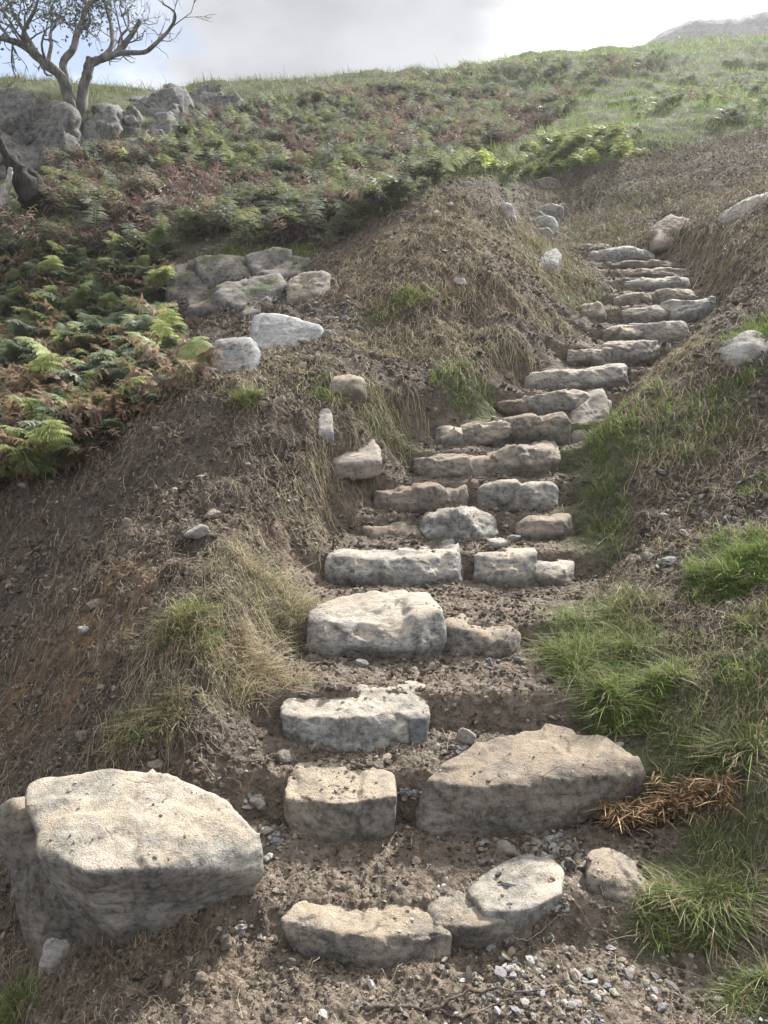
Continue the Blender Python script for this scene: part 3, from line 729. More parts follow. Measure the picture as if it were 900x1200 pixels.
rock('rock', prism([(628,312),(636,297),(652,290),(659,298),(652,311)], 8.2, .35, .35), M_DARK, 'pointed rock poking out of grass at the mound corner', 'rock', None, 312, 4)
rock('rock', prism([(680,368),(684,356),(704,352),(712,362),(704,372)], 6.9, .25, .15), M_STEPB, 'rock in the left bank beside the upper steps', 'rock', None, 313, 4)
rock('rock', prism([(585,250),(588,238),(600,236),(606,248),(603,262)], 9.6, .25, .1), M_WHITE, 'white rock on the shoulder of the reddish mound', 'rock', None, 314, 4)
# broken outcrop in the turf
oc = [([(196,345),(200,318),(222,302),(244,310),(246,340),(225,352)], 8.3, 'leftmost cracked block of the flat outcrop'),
      ([(240,330),(236,305),(262,296),(290,300),(288,322),(262,334)], 8.6, 'rounded block at the back of the flat outcrop'),
      ([(262,352),(258,332),(290,322),(322,318),(330,340),(312,360),(280,362)], 8.1, 'largest purplish slab of the flat outcrop'),
      ([(300,318),(296,300),(330,292),(362,298),(358,320),(330,326)], 8.7, 'mossy backed slab of the flat outcrop beside the mound'),
      ([(222,362),(220,348),(244,342),(262,350),(258,364)], 7.8, 'low dark block at the front of the flat outcrop'),
      ([(288,370),(292,350),(316,344),(330,350),(322,364)], 7.5, 'small pale slab between the outcrop and the white boulder')]
for k, (pl, Y, lb) in enumerate(oc):
    pc_ = np.mean(pl, 0); pl = [tuple(pc_ + (np.array(q) - pc_) * [1.15, .85]) for q in pl]
    rock('outcrop_rock', prism(pl, Y, .9, .5, .85, .25), M_OUT, lb, 'rock', 'blocks of the flat outcrop', 320 + k, 5, 36, .7, 1, 1.2)
# crag by the tree
cr = [([(-90,200),(-90,106),(-20,100),(40,106),(68,116),(80,150),(72,182),(30,190)], 13.0, 2.5, .9, 'massive grey cliff face left of the bare tree'),
      ([(100,163),(102,128),(112,114),(130,116),(138,140),(136,162)], 13.4, 1.2, .3, 'tall grey boulder immediately right of the tree trunk'),
      ([(140,155),(137,128),(148,121),(158,126),(166,150),(150,156)], 13.6, 1.0, .3, 'leaning boulder second to the right of the tree'),
      ([(142,178),(143,160),(165,153),(186,151),(192,170),(172,182)], 12.6, 1.0, .3, 'squat sloping boulder lowest among those by the tree'),
      ([(165,150),(166,138),(180,128),(196,130),(202,146),(190,152)], 14.2, 1.0, .3, 'small mossy boulder behind the leaning one'),
      ([(120,172),(122,164),(136,160),(142,170),(138,176)], 12.6, .6, .2, 'little rock at the foot of the tall boulder'),
      ([(140,120),(150,108),(180,103),(206,102),(212,118),(200,130),(160,128)], 16.6, 2.5, .4, 'weathered cliff band on the skyline right of the tree'),
      ([(214,126),(216,108),(232,104),(270,108),(276,124),(250,138),(225,136)], 18.0, 2.0, .6, 'dark broken crag on the skyline farther right'),
      ([(45,200),(50,180),(85,165),(112,176),(118,196)], 12.0, 1.2, .5, 'rounded bracken fringed rock under the tree'),
      ([(208,144),(210,136),(222,134),(226,143)], 14.5, .5, .2, 'tiny grey rock alone in the green grass')]
for k, (pl, Y, dp, tl, lb) in enumerate(cr):
    rock('crag_rock', prism(pl, Y, dp, tl, .8, .3), M_CRAG, lb, 'rock', None, 340 + k, 6 if k in (0, 6, 7) else 5, 14, 1.2, facet=1.4)

# small stones one can pick out
cob = [(337,883,32,'brown angular cobble left of the second step',0),(372,876,22,'dark cobble beside the brown angular one',2),(603,990,44,'pale split cobble below the large sloping slab',1),
 (314,974,16,'bluish white pebble right of the huge boulder',1),(331,968,13,'small white pebble beside the bluish one',1),(315,1004,15,'white oval pebble lowest by the huge boulder',1),
 (232,622,34,'pale flattish cobble in the left bank',1),(249,602,22,'upright square cobble above the pale flattish one',3),(97,738,18,'grey egg shaped stone low on the left heap',1),
 (236,560,16,'pale grey pebble high on the left heap',1),(182,896,22,'beige stone just above the huge boulder',3),(545,862,30,'whitish angular stone above the large sloping slab',1),
 (235,1144,17,'beige triangular pebble on the bare foreground earth',3),(486,1008,17,'brown pebble in front of the squat tan block',3),(642,1096,22,'dark round stone right of the lowest slab',2),
 (424,776,18,'dark pebble against the broad pinkish stone',2),(580,635,30,'white blotched cobble between two step stones',1),(603,630,18,'grey cobble next to the white blotched one',0),
 (760,653,20,'grey white pebble on the right bank soil',1),(662,661,16,'white pebble at the tail of a thin stone',1),(274,1090,12,'ochre pebble in the trickle of gravel',3),
 (264,1097,13,'white pebble in the trickle of gravel',1),(620,972,16,'blue grey pebble by the large slab',0),(355,400,14,'white stone on soil past the bright boulder',1),
 (355,428,13,'small white stone below the bright boulder',1),(384,392,22,'grey flat cobble right of the bright boulder',0),(370,380,24,'rust brown cobble behind the bright boulder',3),
 (694,1150,16,'pinkish white pebble among lower right gravel',1),(520,1122,0,'',0),(668,1012,18,'dark grey pebble between the lowest stones',2),(618,1127,11,'clean white pebble under the lowest step',1),
 (150,610,14,'white chip on the left heap soil',1),(28,568,14,'pale pebble where the heap meets the bracken',1),(112,706,22,'ochre earthy stone on the orange streak',3),(98,862,22,'dark stone above the huge boulder left',2),
 (540,330,14,'pale stone on the reddish mound flank',1),(776,604,13,'white chip of bone like stone on dark soil',1),(300,940,24,'broken pale stone in the hollow left of the squat block',1),
 (607,772,14,'dark pebble on the fourth tread',2),(638,768,10,'rusty pebble near the grass tuft',3),(640,1155,12,'grey pebble bottom centre gravel',0),(720,1162,14,'off white pebble bottom gravel right',1)]
pcols = [(.22, .21, .20), (.40, .385, .36), (.11, .10, .095), (.25, .185, .13)]
M_COB = [mat_rock("cobble_%s" % n, pale=tuple(min(.8, c * 1.25) for c in pc), dark=tuple(c * .6 for c in pc), lichen=.1, dirt=.15, sc=2.5)
         for n, pc in zip(("grey", "white", "dark", "brown"), pcols)]
for k, (px, py, wp, lb, ci) in enumerate(cob):
    if not wp: continue
    c = hit(px, py + wp * .2); s = wp / FPX * depth(c[1], c[2]) / 2
    rs = np.random.default_rng(k + 5)
    pts = rs.normal(size=(12, 3)); pts /= np.linalg.norm(pts, axis=1)[:, None]
    pts = pts * [s, s * rs.uniform(.7, 1), s * rs.uniform(.55, .8)] * 1.12 + c + [0, 0, s * .32]
    rock('loose_stone', pts, M_COB[ci], lb, 'stone', None, 400 + k, 4, 9, .9, 3)

# ------------------------------------------------------------------ blades, strands, fronds
def proj(x, y): return ppx(x, y, H(x, y))
def blades(pos, h, wdt, az, lean, col, curl=.3, tipcol=None):
    n = len(pos)
    dirv = np.stack([np.cos(az), np.sin(az), 0 * az], 1); side = np.stack([-np.sin(az + .6), np.cos(az + .6), 0 * az], 1)
    V = np.empty((n, 7, 3)); C = np.empty((n, 7, 3))
    for k, s_ in enumerate((0, .35, .7, 1)):
        p = pos + dirv * (lean * h * (s_ ** 1.7))[:, None]
        p[:, 2] += h * (s_ - curl * np.minimum(lean, 1.4) * s_ ** 2.4)
        ww = (wdt * (1 - s_ * .55))[:, None] / 2
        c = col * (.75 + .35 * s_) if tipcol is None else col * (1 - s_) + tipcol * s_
        if k < 3:
            V[:, 2 * k] = p - side * ww; V[:, 2 * k + 1] = p + side * ww; C[:, 2 * k] = c; C[:, 2 * k + 1] = c
        else: V[:, 6] = p; C[:, 6] = c
    f = np.array([[0, 1, 3], [0, 3, 2], [2, 3, 5], [2, 5, 4], [4, 5, 6]])
    F = (np.arange(n)[:, None, None] * 7 + f[None]).reshape(-1, 3)
    return V.reshape(-1, 3), F, np.clip(C.reshape(-1, 3), 0, 1)
def merge(parts):
    V, F, C, o = [], [], [], 0
    for v, f, c in parts:
        V.append(v); F.append(f + o); C.append(c); o += len(v)
    return np.vstack(V), np.vstack(F), np.vstack(C)
def strands(x, y, ln, wd_, col, lift=.008, segs=5, wander=.5, down=.6):
    """thin dead stalks lying on the ground, following it"""
    n = len(x); nn = normal(x, y)
    a0 = np.arctan2(nn[:, 1], nn[:, 0]); a = np.where(RNG.random(n) < down, a0 + RNG.normal(0, .6, n), RNG.uniform(0, 2 * math.pi, n))
    px, py = x.copy(), y.copy(); pts = []
    arch = np.abs(RNG.normal(0, 1, n)) * lift
    for k in range(segs):
        t = k / (segs - 1)
        z = H(px, py) + .003 + arch * math.sin(math.pi * (.15 + .7 * t)) * 1.6
        pts.append(np.stack([px, py, z], 1))
        px = px + np.cos(a) * ln / segs; py = py + np.sin(a) * ln / segs; a = a + RNG.normal(0, wander, n)
    V = np.empty((n, 2 * segs, 3)); 
    for k in range(segs):
        d = pts[min(k + 1, segs - 1)] - pts[max(k - 1, 0)]
        s_ = np.stack([-d[:, 1], d[:, 0], RNG.normal(0, .3, n) * np.abs(d[:, 0])], 1); s_ /= np.linalg.norm(s_, axis=1)[:, None] + 1e-9
        tw = (wd_ * (1 - .5 * k / segs) / 2)[:, None]
        V[:, 2 * k] = pts[k] - s_ * tw; V[:, 2 * k + 1] = pts[k] + s_ * tw
    f = np.array([[2 * k, 2 * k + 1, 2 * k + 3] for k in range(segs - 1)] + [[2 * k, 2 * k + 3, 2 * k + 2] for k in range(segs - 1)])
    F = (np.arange(n)[:, None, None] * 2 * segs + f[None]).reshape(-1, 3)
    return V.reshape(-1, 3), F, np.repeat(col, 2 * segs, 0)
def pick(cols, n, jit=.18):
    c = np.array(cols)[RNG.integers(0, len(cols), n)]
    return np.clip(c * (1 + RNG.normal(0, jit, (n, 1))) * (1 + RNG.normal(0, .025, (n, 3))), .005, .9)
GREENS = [(.15, .245, .050), (.195, .30, .065), (.25, .35, .085), (.125, .20, .050)]
OLIVES = [(.19, .21, .085), (.26, .26, .115), (.15, .17, .07)]
STRAWS = [(.46, .39, .26), (.36, .29, .185), (.56, .49, .34), (.27, .215, .145), (.42, .37, .22)]
DUNS = [(.23, .185, .14), (.16, .125, .095), (.33, .27, .205), (.12, .095, .075), (.40, .34, .26)]

def blob_points(bl, dens, jitter=1.0):
    c, rx, ry = blob(*bl[:4])
    n = int(dens * rx * ry * math.pi * bl[4])
    r = np.sqrt(RNG.random(n)) * 1.15; t = RNG.uniform(0, 2 * math.pi, n)
    x = c[0] + rx * r * np.cos(t); y = c[1] + ry * r * np.sin(t)
    keep = corridor(x, y) < .45 + .3 * RNG.random(n)
    # clumpy
    cl = perlin(np.stack([x * 9, y * 9, 0 * x], 1)) + .35 * perlin(np.stack([x * 30, y * 30, 0 * x + 4], 1))
    keep &= cl > RNG.normal(-.12, .22, n)
    return x[keep], y[keep]
def on_ground(x, y, dz=-.004): return np.stack([x, y, H(x, y) + dz], 1)

parts_g, parts_s = [], []
for bl in GREEN:
    x, y = blob_points(bl, 15000 if bl[1] > 550 else 8000)
    n = len(x); 
    if not n: continue
    sc_ = np.clip(y / 3.2, .8, 2.0)
    nn = normal(x, y); az = np.where(RNG.random(n) < .5, np.arctan2(nn[:, 1], nn[:, 0]) + RNG.normal(0, .8, n), RNG.uniform(0, 6.28, n))
    yel = RNG.random(n) < .30
    col = np.where(yel[:, None], pick(STRAWS + OLIVES, n), pick(GREENS + OLIVES[:1], n))
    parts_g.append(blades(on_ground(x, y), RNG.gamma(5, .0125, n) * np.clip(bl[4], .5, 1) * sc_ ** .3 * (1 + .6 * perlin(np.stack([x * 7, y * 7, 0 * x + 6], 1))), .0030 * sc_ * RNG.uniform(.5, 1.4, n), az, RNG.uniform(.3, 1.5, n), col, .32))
for bl in STRAW:
    x, y = blob_points(bl, 6500)
    n = len(x)
    if not n: continue
    sc_ = np.clip(y / 3.2, .8, 2.0)
    nn = normal(x, y); az = np.arctan2(nn[:, 1], nn[:, 0]) + RNG.normal(0, 1.9, n)
    parts_s.append(blades(on_ground(x, y), RNG.gamma(4, .009, n), .0018 * sc_, az, RNG.uniform(.8, 2.4, n), pick(STRAWS + OLIVES[:1], n), .40))
    m = int(n * .8); parts_s.append(strands(x[:m], y[:m], RNG.uniform(.06, .2, m), .0018 * sc_[:m], pick(STRAWS, m), .016))
# thatch and roots lying over all the dug soil
n = 230000
yy = np.exp(RNG.uniform(math.log(1.1), math.log(16), n)); xx = RNG.uniform(-.66, .66, n) * (yy + .15)
keep = (corridor(xx, yy) < RNG.random(n) * .5 + .05) | (RNG.random(n) < .06)
cl = perlin(np.stack([xx * 2.2, yy * 2.2, 0 * xx + 8], 1)) + .5 * perlin(np.stack([xx * 8, yy * 8, 0 * xx + 3], 1))
dens = .22 + 1.8 * np.clip(cl, -.15, 1) + .5 * zone(STRAW, xx, yy) + .25 * sst(-.5, 1.0, xx - .3 * yy) + .3 * ((xx < -.1 * yy) & (yy < 5.5))
keep &= RNG.random(n) < dens
keep &= (1 - np.where(xx > .05 * yy, sst(14, 16, yy), sst(9.0, 10.5, yy))) > RNG.random(n)
xx, yy = xx[keep], yy[keep]; n = len(xx); sc_ = np.clip(yy / 3.0, .6, 2.6)
leftheap = (xx < -.12 * yy) & (yy < 5.2)
col = np.where((leftheap & (RNG.random(n) < .8))[:, None], pick(DUNS, n), np.where((RNG.random(n) < .5)[:, None], pick(DUNS, n), pick(STRAWS, n)))
parts_s.append(strands(xx, yy, RNG.gamma(3, .022, n) * sc_ ** .4, RNG.uniform(.0009, .0027, n) * sc_, col, .013, 5, .8, .22))
n = 60000
yy = RNG.uniform(7.5, 17, n); xx = RNG.uniform(.10, .60, n) * yy
qx, qy = ppx(xx, yy, H(xx, yy)); cl = perlin(np.stack([xx * 1.6, yy * 1.6, 0 * xx + 5], 1))
keep = (qx > 610) & (qy > 212 - (qx - 610) * .22) & (corridor(xx, yy) < .3) & (cl + RNG.normal(0, .3, n) > -.25)
xx, yy, cl = xx[keep], yy[keep], cl[keep]; n = len(xx)
col = np.where((RNG.random(n) < .25 + .5 * np.clip(cl, 0, 1))[:, None], pick(OLIVES + STRAWS[:2], n), pick(DUNS, n))
parts_s.append(strands(xx, yy, RNG.gamma(3, .07, n), RNG.uniform(.004, .009, n), col, .03, 5, .7, .5))
V, F, C = merge(parts_g); tag(link("grass", make_mesh("grass", V, F, False, C, M_GRASS)), "green turf grass growing in patches on the banks", "grass", None, 'stuff')
V, F, C = merge(parts_s); tag(link("dead_grass", make_mesh("dead_grass", V, F, False, C, M_STRAW)), "dry straw and rooty thatch lying over the dug banks", "dead grass", None, 'stuff')

# prominent tufts: things of their own
def tuft(px, py, rpx, h, n, label, straw=.25, bright=1.0, lean=1.0, cols=None):
    c, rx, ry = blob(px, py, rpx, rpx * .5)
    n = int(n * 2.6); r = np.sqrt(RNG.random(n)) * (1 + .2 * RNG.normal(0, 1, n)); t = RNG.uniform(0, 6.283, n)
    x = c[0] + 1.15 * rx * r * np.cos(t); y = c[1] + 1.3 * min(ry, rx * 1.2) * r * np.sin(t)
    base = on_ground(x, y)
    nn = normal(np.array([c[0]]), np.array([c[1]]), .15)[0]
    az = np.arctan2(np.sin(t) * r + nn[1] * .9, np.cos(t) * r + nn[0] * .9) + RNG.normal(0, 1.0, n)
    az = math.atan2(nn[1] - .25, nn[0]) + RNG.normal(0, 1.7, n)
    isst = RNG.random(n) < straw + .12
    col = np.where(isst[:, None], pick(STRAWS, n), pick((cols or GREENS) + OLIVES[:1], n) * bright)
    pm = perlin(np.stack([x * 11, y * 11, 0 * x + px], 1)); hh = h * .62 * np.minimum(RNG.gamma(5, 1 / 5, n), 1.7) * np.clip(1.05 - .55 * r + 1.1 * pm, .25, 1.8)
    k_ = (pm + RNG.normal(0, .3, n)) > -.5
    V, F, C = blades(base[k_], hh[k_], (.0028 * np.clip(c[1] / 3, .8, 2) * RNG.uniform(.4, 1.4, n))[k_], az[k_], (lean * RNG.gamma(3, .35, n))[k_], col[k_], .30)
    o0 = np.array([c[0], c[1], c[2]])
    o = link("grass_tuft", make_mesh("grass_tuft", V - o0, F, False, C, M_GRASS)); o.location = o0
    tag(o, label, "grass tuft", "distinct tufts of grass")
tuft(690, 775, 46, .15, 2600, "tall shaggy green tuft hanging over the right edge of the fourth step", .22)
tuft(742, 835, 50, .13, 2200, "bright green tuft below the tall shaggy one, lower right bank", .15, 1.15)
tuft(862, 670, 46, .11, 2600, "compact vivid green clump at the right edge of the photo", .06, 1.35)
tuft(850, 900, 40, .10, 1500, "loose green and straw tuft behind the dead bracken frond", .35)
tuft(815, 1070, 58, .082, 3200, "dense green tuft right of the grey block in the lowest step", .30, 1.0)
tuft(880, 1165, 44, .075, 900, "short dark grass tuft in the bottom right corner", .25, .8)
tuft(14, 1180, 34, .09, 700, "blurred green tuft in the bottom left corner", .2, .9)
tuft(330, 705, 50, .085, 1500, "grey green wispy tuft left of the fifth step", .6, .85, 1.2, OLIVES)
tuft(300, 790, 46, .08, 1400, "straw coloured bushy tuft left of the broad pinkish grey stone", .9, 1, 1.3)
tuft(222, 735, 40, .10, 900, "yellow green thin tuft on the middle of the left bank", .45, 1.1, 1.1)
tuft(182, 850, 44, .08, 800, "sparse matted tuft above the huge pale boulder", .6, .9, 1.4)
tuft(880, 400, 20, .10, 700, "green tuft crowning the pale domed rock", .1, 1.2)
tuft(885, 735, 24, .09, 500, "small yellow green tuft under the vivid green clump", .35)
tuft(95, 505, 30, .30, 600, "dark lush grass tuft between bracken and left heap", .1, .8)
tuft(290, 470, 18, .12, 400, "drooping green tuft on the crown of the left heap", .3)
tuft(640, 300, 26, .16, 900, "tousled grass tuft around the pointed rock", .5)
tuft(470, 357, 26, .10, 500, "low green tuft at the foot of the reddish mound", .3)

# hillside grass
n = 200000
yy = np.exp(RNG.uniform(math.log(9), math.log(42), n)); xx = RNG.uniform(-.62, .62, n) * (yy + .2)
qx, qy = proj(xx, yy)
cl = perlin(np.stack([xx * 1.4, yy * 1.4, 0 * xx + 2], 1))
keep = RNG.random(n) < np.where(yy < 10.5, .15, .75) + cl
keep &= ~((qy > 214) & (qx > 560)) & ~((qx > 600) & (qy > 216 - (qx - 610) * .23))
xx, yy, qx, qy = xx[keep], yy[keep], qx[keep], qy[keep]; n = len(xx)
meadow = ((qx > 520) & (qy < 210)) 
col = np.where((meadow & (RNG.random(n) < .8))[:, None], pick([(.27, .42, .08), (.34, .46, .11), (.22, .35, .07)], n), pick([(.14, .20, .07), (.19, .22, .09), (.27, .25, .14), (.11, .155, .055)], n))
sc_ = yy / 14
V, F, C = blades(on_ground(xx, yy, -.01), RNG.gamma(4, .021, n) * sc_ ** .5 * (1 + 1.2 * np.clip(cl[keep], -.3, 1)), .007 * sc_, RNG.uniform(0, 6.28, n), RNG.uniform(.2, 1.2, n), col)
tag(link("hill_grass", make_mesh("hill_grass", V, F, False, C, M_GRASS)), "rough green grass over the upper hillside and skyline", "grass", None, 'stuff')

# ---- bracken
def frond(L_, detail, rs, col, dead=False, width=.40):
    """one bracken frond: bare stalk, then a blade of paired pinnae; x outwards, z up"""
    m = 26; ang = math.radians(rs.uniform(4, 20)); end = math.radians(rs.uniform(80, 125) + (rs.uniform(-30, 35) if dead else 0))
    p = np.zeros((m, 3)); tg = np.zeros((m, 3)); wob = rs.normal(0, .05)
    for k in range(m):
        s_ = k / (m - 1); a = ang + (end - ang) * s_ ** (1.3 if not dead else .9)
        tg[k] = (math.sin(a), wob * s_ * 3, math.cos(a))
        if k: p[k] = p[k - 1] + tg[k] * L_ / (m - 1)
    V, F, C = [], [], []
    def tri(a, b, c, cc):
        i = len(V); V.extend((a, b, c)); F.append((i, i + 1, i + 2)); C.extend((cc, cc, cc))
    up = np.array([0, 1.0, 0])
    stalk = np.array(col) * .8 + np.array([.05, .03, 0]); tw = .0028 if detail > 1 else .005
    for k in range(0, m - 2, 2):
        a, b = p[k], p[k + 2]; w_ = up * tw * (1.4 - k / m)
        tri(a - w_, a + w_, b + w_, stalk); tri(a - w_, b + w_, b - w_, stalk)
    npn = {0: 12, 1: 14, 2: 18}[detail]; nq = {0: 0, 1: 4, 2: 9}[detail]
    for q in range(npn):
        s_ = .30 + .69 * q / npn; fk = s_ * (m - 1); k = int(fk); c0 = p[k] + (p[min(k + 1, m - 1)] - p[k]) * (fk - k); t_ = tg[k]
        fr = (s_ - .30) / .69; ln = L_ * width * (1 - fr) ** .85 * (.75 + .25 * min(1, fr * 6 + .3)) + .012
        nv = np.cross(t_, up)
        for sg in (-1, 1):
            if dead and rs.random() < .25: continue
            l2 = ln * rs.uniform(.8, 1.1)
            dr = up * sg + t_ * rs.uniform(.25, .55) + nv * (rs.uniform(-.25, .25) + (.6 * rs.normal() if dead else 0)); dr /= np.linalg.norm(dr)
            dz = -.35 * l2 if not dead else -.8 * l2 * rs.random()
            cc = np.array(col) * rs.uniform(.75, 1.25)
            side = t_ - dr * (t_ @ dr); side /= np.linalg.norm(side) + 1e-9
            if nq == 0:
                mid = c0 + dr * l2 * .45 + np.array([0, 0, dz * .2]); tip = c0 + dr * l2 + np.array([0, 0, dz]); w_ = side * l2 * .11
                tri(c0, mid + w_, mid - w_, cc); tri(mid + w_, tip, mid - w_, cc * .92)
            else:
                for j in range(nq):
                    u0, u1 = j / nq, (j + 1) / nq
                    a = c0 + dr * l2 * u0 + np.array([0, 0, dz * u0 ** 2]); b = c0 + dr * l2 * u1 + np.array([0, 0, dz * u1 ** 2])
                    pl = l2 * .30 * (1 - u0) ** .7 * rs.uniform(.8, 1.15) + .004
                    for s2 in (-1, 1):
                        tip = a + side * s2 * pl + dr * pl * .35 + np.array([0, 0, rs.uniform(-.25, .05) * pl])
                        tri(a, tip, b, cc * rs.uniform(.9, 1.1))
    return np.array(V), np.array(F), np.clip(np.array(C), .004, .9)
FG = [(.155, .205, .095), (.19, .235, .11), (.19, .23, .165), (.25, .28, .12), (.13, .165, .10)]
FB = [(.19, .125, .085), (.25, .172, .110), (.155, .108, .080), (.33, .255, .16), (.18, .135, .105)]
def plant(detail, rs, brown, L0=.62, nf=6):
    ps = []
    for k in range(nf):
        dead = rs.random() < brown
        c = np.array((FB if dead else FG)[rs.integers(5)]) * rs.uniform(.8, 1.2) * (1.28 if detail else np.array([.88, .90, 1.12] if dead else [1, 1, 1]))
        v, f, cc = frond(L0 * rs.uniform(.6, 1.1), detail, rs, c, dead, .36 if not dead else .24)
        a = rs.uniform(0, 6.28); R = np.array([[math.cos(a), math.sin(a), 0], [-math.sin(a), math.cos(a), 0], [0, 0, 1]])
        ps.append((v @ R + [rs.normal(0, .04), rs.normal(0, .04), 0], f, cc))
    return merge(ps)
def instances(temps, pos, scale, tint):
    n = len(pos); kinds = RNG.integers(0, len(temps), n) if not isinstance(temps, tuple) else temps[1]
    tl = temps if not isinstance(temps, tuple) else temps[0]; outp = []
    for k, (v, f, c) in enumerate(tl):
        ii = np.where(kinds == k)[0]
        if not len(ii): continue
        a = RNG.uniform(0, 6.283, len(ii)); ca, sa = np.cos(a), np.sin(a); s_ = scale[ii]
        x = v[None, :, 0] * ca[:, None] - v[None, :, 1] * sa[:, None]; y = v[None, :, 0] * sa[:, None] + v[None, :, 1] * ca[:, None]
        P3 = np.stack([x * s_[:, None], y * s_[:, None], v[None, :, 2] * s_[:, None]], 2) + pos[ii][:, None]
        Fk = (f[None] + (np.arange(len(ii)) * len(v))[:, None, None]).reshape(-1, 3)
        outp.append((P3.reshape(-1, 3), Fk, np.clip(c[None] * tint[ii][:, None], 0, .9).reshape(-1, 3)))
    return merge(outp)
def inpoly(px, py, poly):
    r = np.zeros(len(px), bool); j = len(poly) - 1
    for i in range(len(poly)):
        xi, yi = poly[i]; xj, yj = poly[j]
        c = ((yi > py) != (yj > py)) & (px < (xj - xi) * (py - yi) / ((yj - yi) + 1e-12) + xi)
        r ^= c; j = i
    return r
BR_A = [(-160,196),(60,200),(118,188),(205,182),(225,146),(300,128),(420,112),(480,103),(560,94),(660,90),(672,130),(600,165),(540,205),(500,222),(440,262),(385,293),(190,298),(150,300),(-160,330)]
BR_N = [(-160,300),(195,300),(205,330),(205,372),(222,402),(240,440),(130,520),(60,565),(0,600),(-160,690)]
BR_B = [(560,205),(600,182),(690,160),(770,150),(750,190),(640,214)]
BR_C = [(730,120),(840,95),(960,90),(960,140),(860,160),(780,180)]
rsf = np.random.default_rng(3)
far_t = [plant(0, rsf, b_, .62, 6) for b_ in (.1, .2, .3, .9, 1.0, .5, .7)]
mid_t = [plant(1, rsf, b_, .62, 6) for b_ in (.05, .2, .3, 1.0, .9, .5)]
def sow(poly, dens, y0, y1, temps, brown_bias, label, name, tintc=(1, 1, 1), smin=.7, smax=1.3, avoid=None):
    n = int(dens * (y1 - y0) * 1.3 * (y1 + y0) / 2)
    yy = np.sqrt(RNG.uniform(y0 ** 2, y1 ** 2, n)); xx = RNG.uniform(-.72, .60, n) * (yy + .2)
    qx, qy = proj(xx, yy); k = inpoly(qx, qy, poly)
    if avoid is not None: k &= ~avoid(qx, qy)
    xx, yy = xx[k], yy[k]; n = len(xx)
    nb = perlin(np.stack([xx * .5, yy * .5, 0 * xx + 11], 1)) + .5 * perlin(np.stack([xx * 1.7, yy * 1.7, 0 * xx + 1], 1)) + brown_bias
    T = len(temps); kinds = np.clip(((nb + RNG.normal(0, .25, n)) * T * .7 + T * .35).astype(int), 0, T - 1)
    order = np.argsort([float(t[2][:, 0].mean() / t[2][:, 1].mean()) for t in temps])
    temps = [temps[i] for i in order]
    tint = np.array(tintc)[None] * (1 + RNG.normal(0, .15, (n, 1)))
    V, F, C = instances((temps, kinds), on_ground(xx, yy, -.02), RNG.uniform(smin, smax, n), tint)
    tag(link(name, make_mesh(name, V, F, False, C, M_LEAF)), label, "bracken", None, 'stuff')
nooc = lambda qx, qy: ((qx > 192) & (qx < 365) & (qy > 290)) | ((qx < 62) & (qy > 192) & (qy < 262))
sow(BR_A, 34, 8.6, 22, far_t, .42, "autumn bracken in green and russet covering the hillside", "bracken_cover", (.92, .86, .92), avoid=nooc, smin=.45, smax=1.05)
sow(BR_B, 18, 9.5, 17, far_t, -.8, "yellow green ferns along the top of the bare bank", "fern_cover", (1.25, 1.25, .85), .5, .9)
sow(BR_C, 4, 9.5, 24, far_t, .2, "thin hazy bracken on the upper right slope", "sparse_bracken", smin=.4, smax=.7)
sow(BR_N, 36, 4.6, 9.5, mid_t, .5, "undergrowth of bracken in the hollow left of the heap", "bracken_undergrowth", avoid=nooc, smin=.4, smax=.8)
BR_D = [(440,104),(480,96),(560,82),(660,75),(770,66),(780,84),(700,104),(560,100),(460,112)]
sow(BR_D, 5, 14, 36, far_t, .3, 'scrubby bracken and heather roughening the skyline', 'skyline_scrub', (.85, .82, .8), .5, 1.0)
# single near bracken plants
near_t = []
for k, b_ in enumerate((.1, .25, .4, .65, 1.0)):
    v, f, c = plant(2, rsf, b_, .70, 6)
    near_t.append(make_mesh("bracken_plant", v, f, False, c, M_LEAF))
cnt = 0
for k in range(1400):
    qx, qy = RNG.uniform(-60, 235), RNG.uniform(300, 575)
    if not inpoly(np.array([qx]), np.array([qy]), BR_N)[0]: continue
    c = hit(qx, qy)
    if c[1] > 9 or c[1] < 4: continue
    kind = int(np.clip(RNG.normal(1.9 + (qy > 470) * .6, 1.3), 0, 4))
    o = link("bracken_plant", near_t[kind]); o.location = (c[0], c[1], c[2] - .02); s_ = RNG.uniform(.36, .72)
    o.scale = (s_, s_, s_ * RNG.uniform(1.05, 1.4)); o.rotation_euler = (0, 0, RNG.uniform(0, 6.28))
    tag(o, "russet dried bracken plant in the hollow by the left heap" if kind == 4 else ("green and brown bracken plant in the hollow by the left heap" if kind >= 2 else "fresh green bracken plant in the hollow by the left heap"),
        "bracken plant", "russet bracken plants" if kind == 4 else ("half turned bracken plants" if kind >= 2 else "green bracken plants"))
    cnt += 1
    if cnt >= 190: break

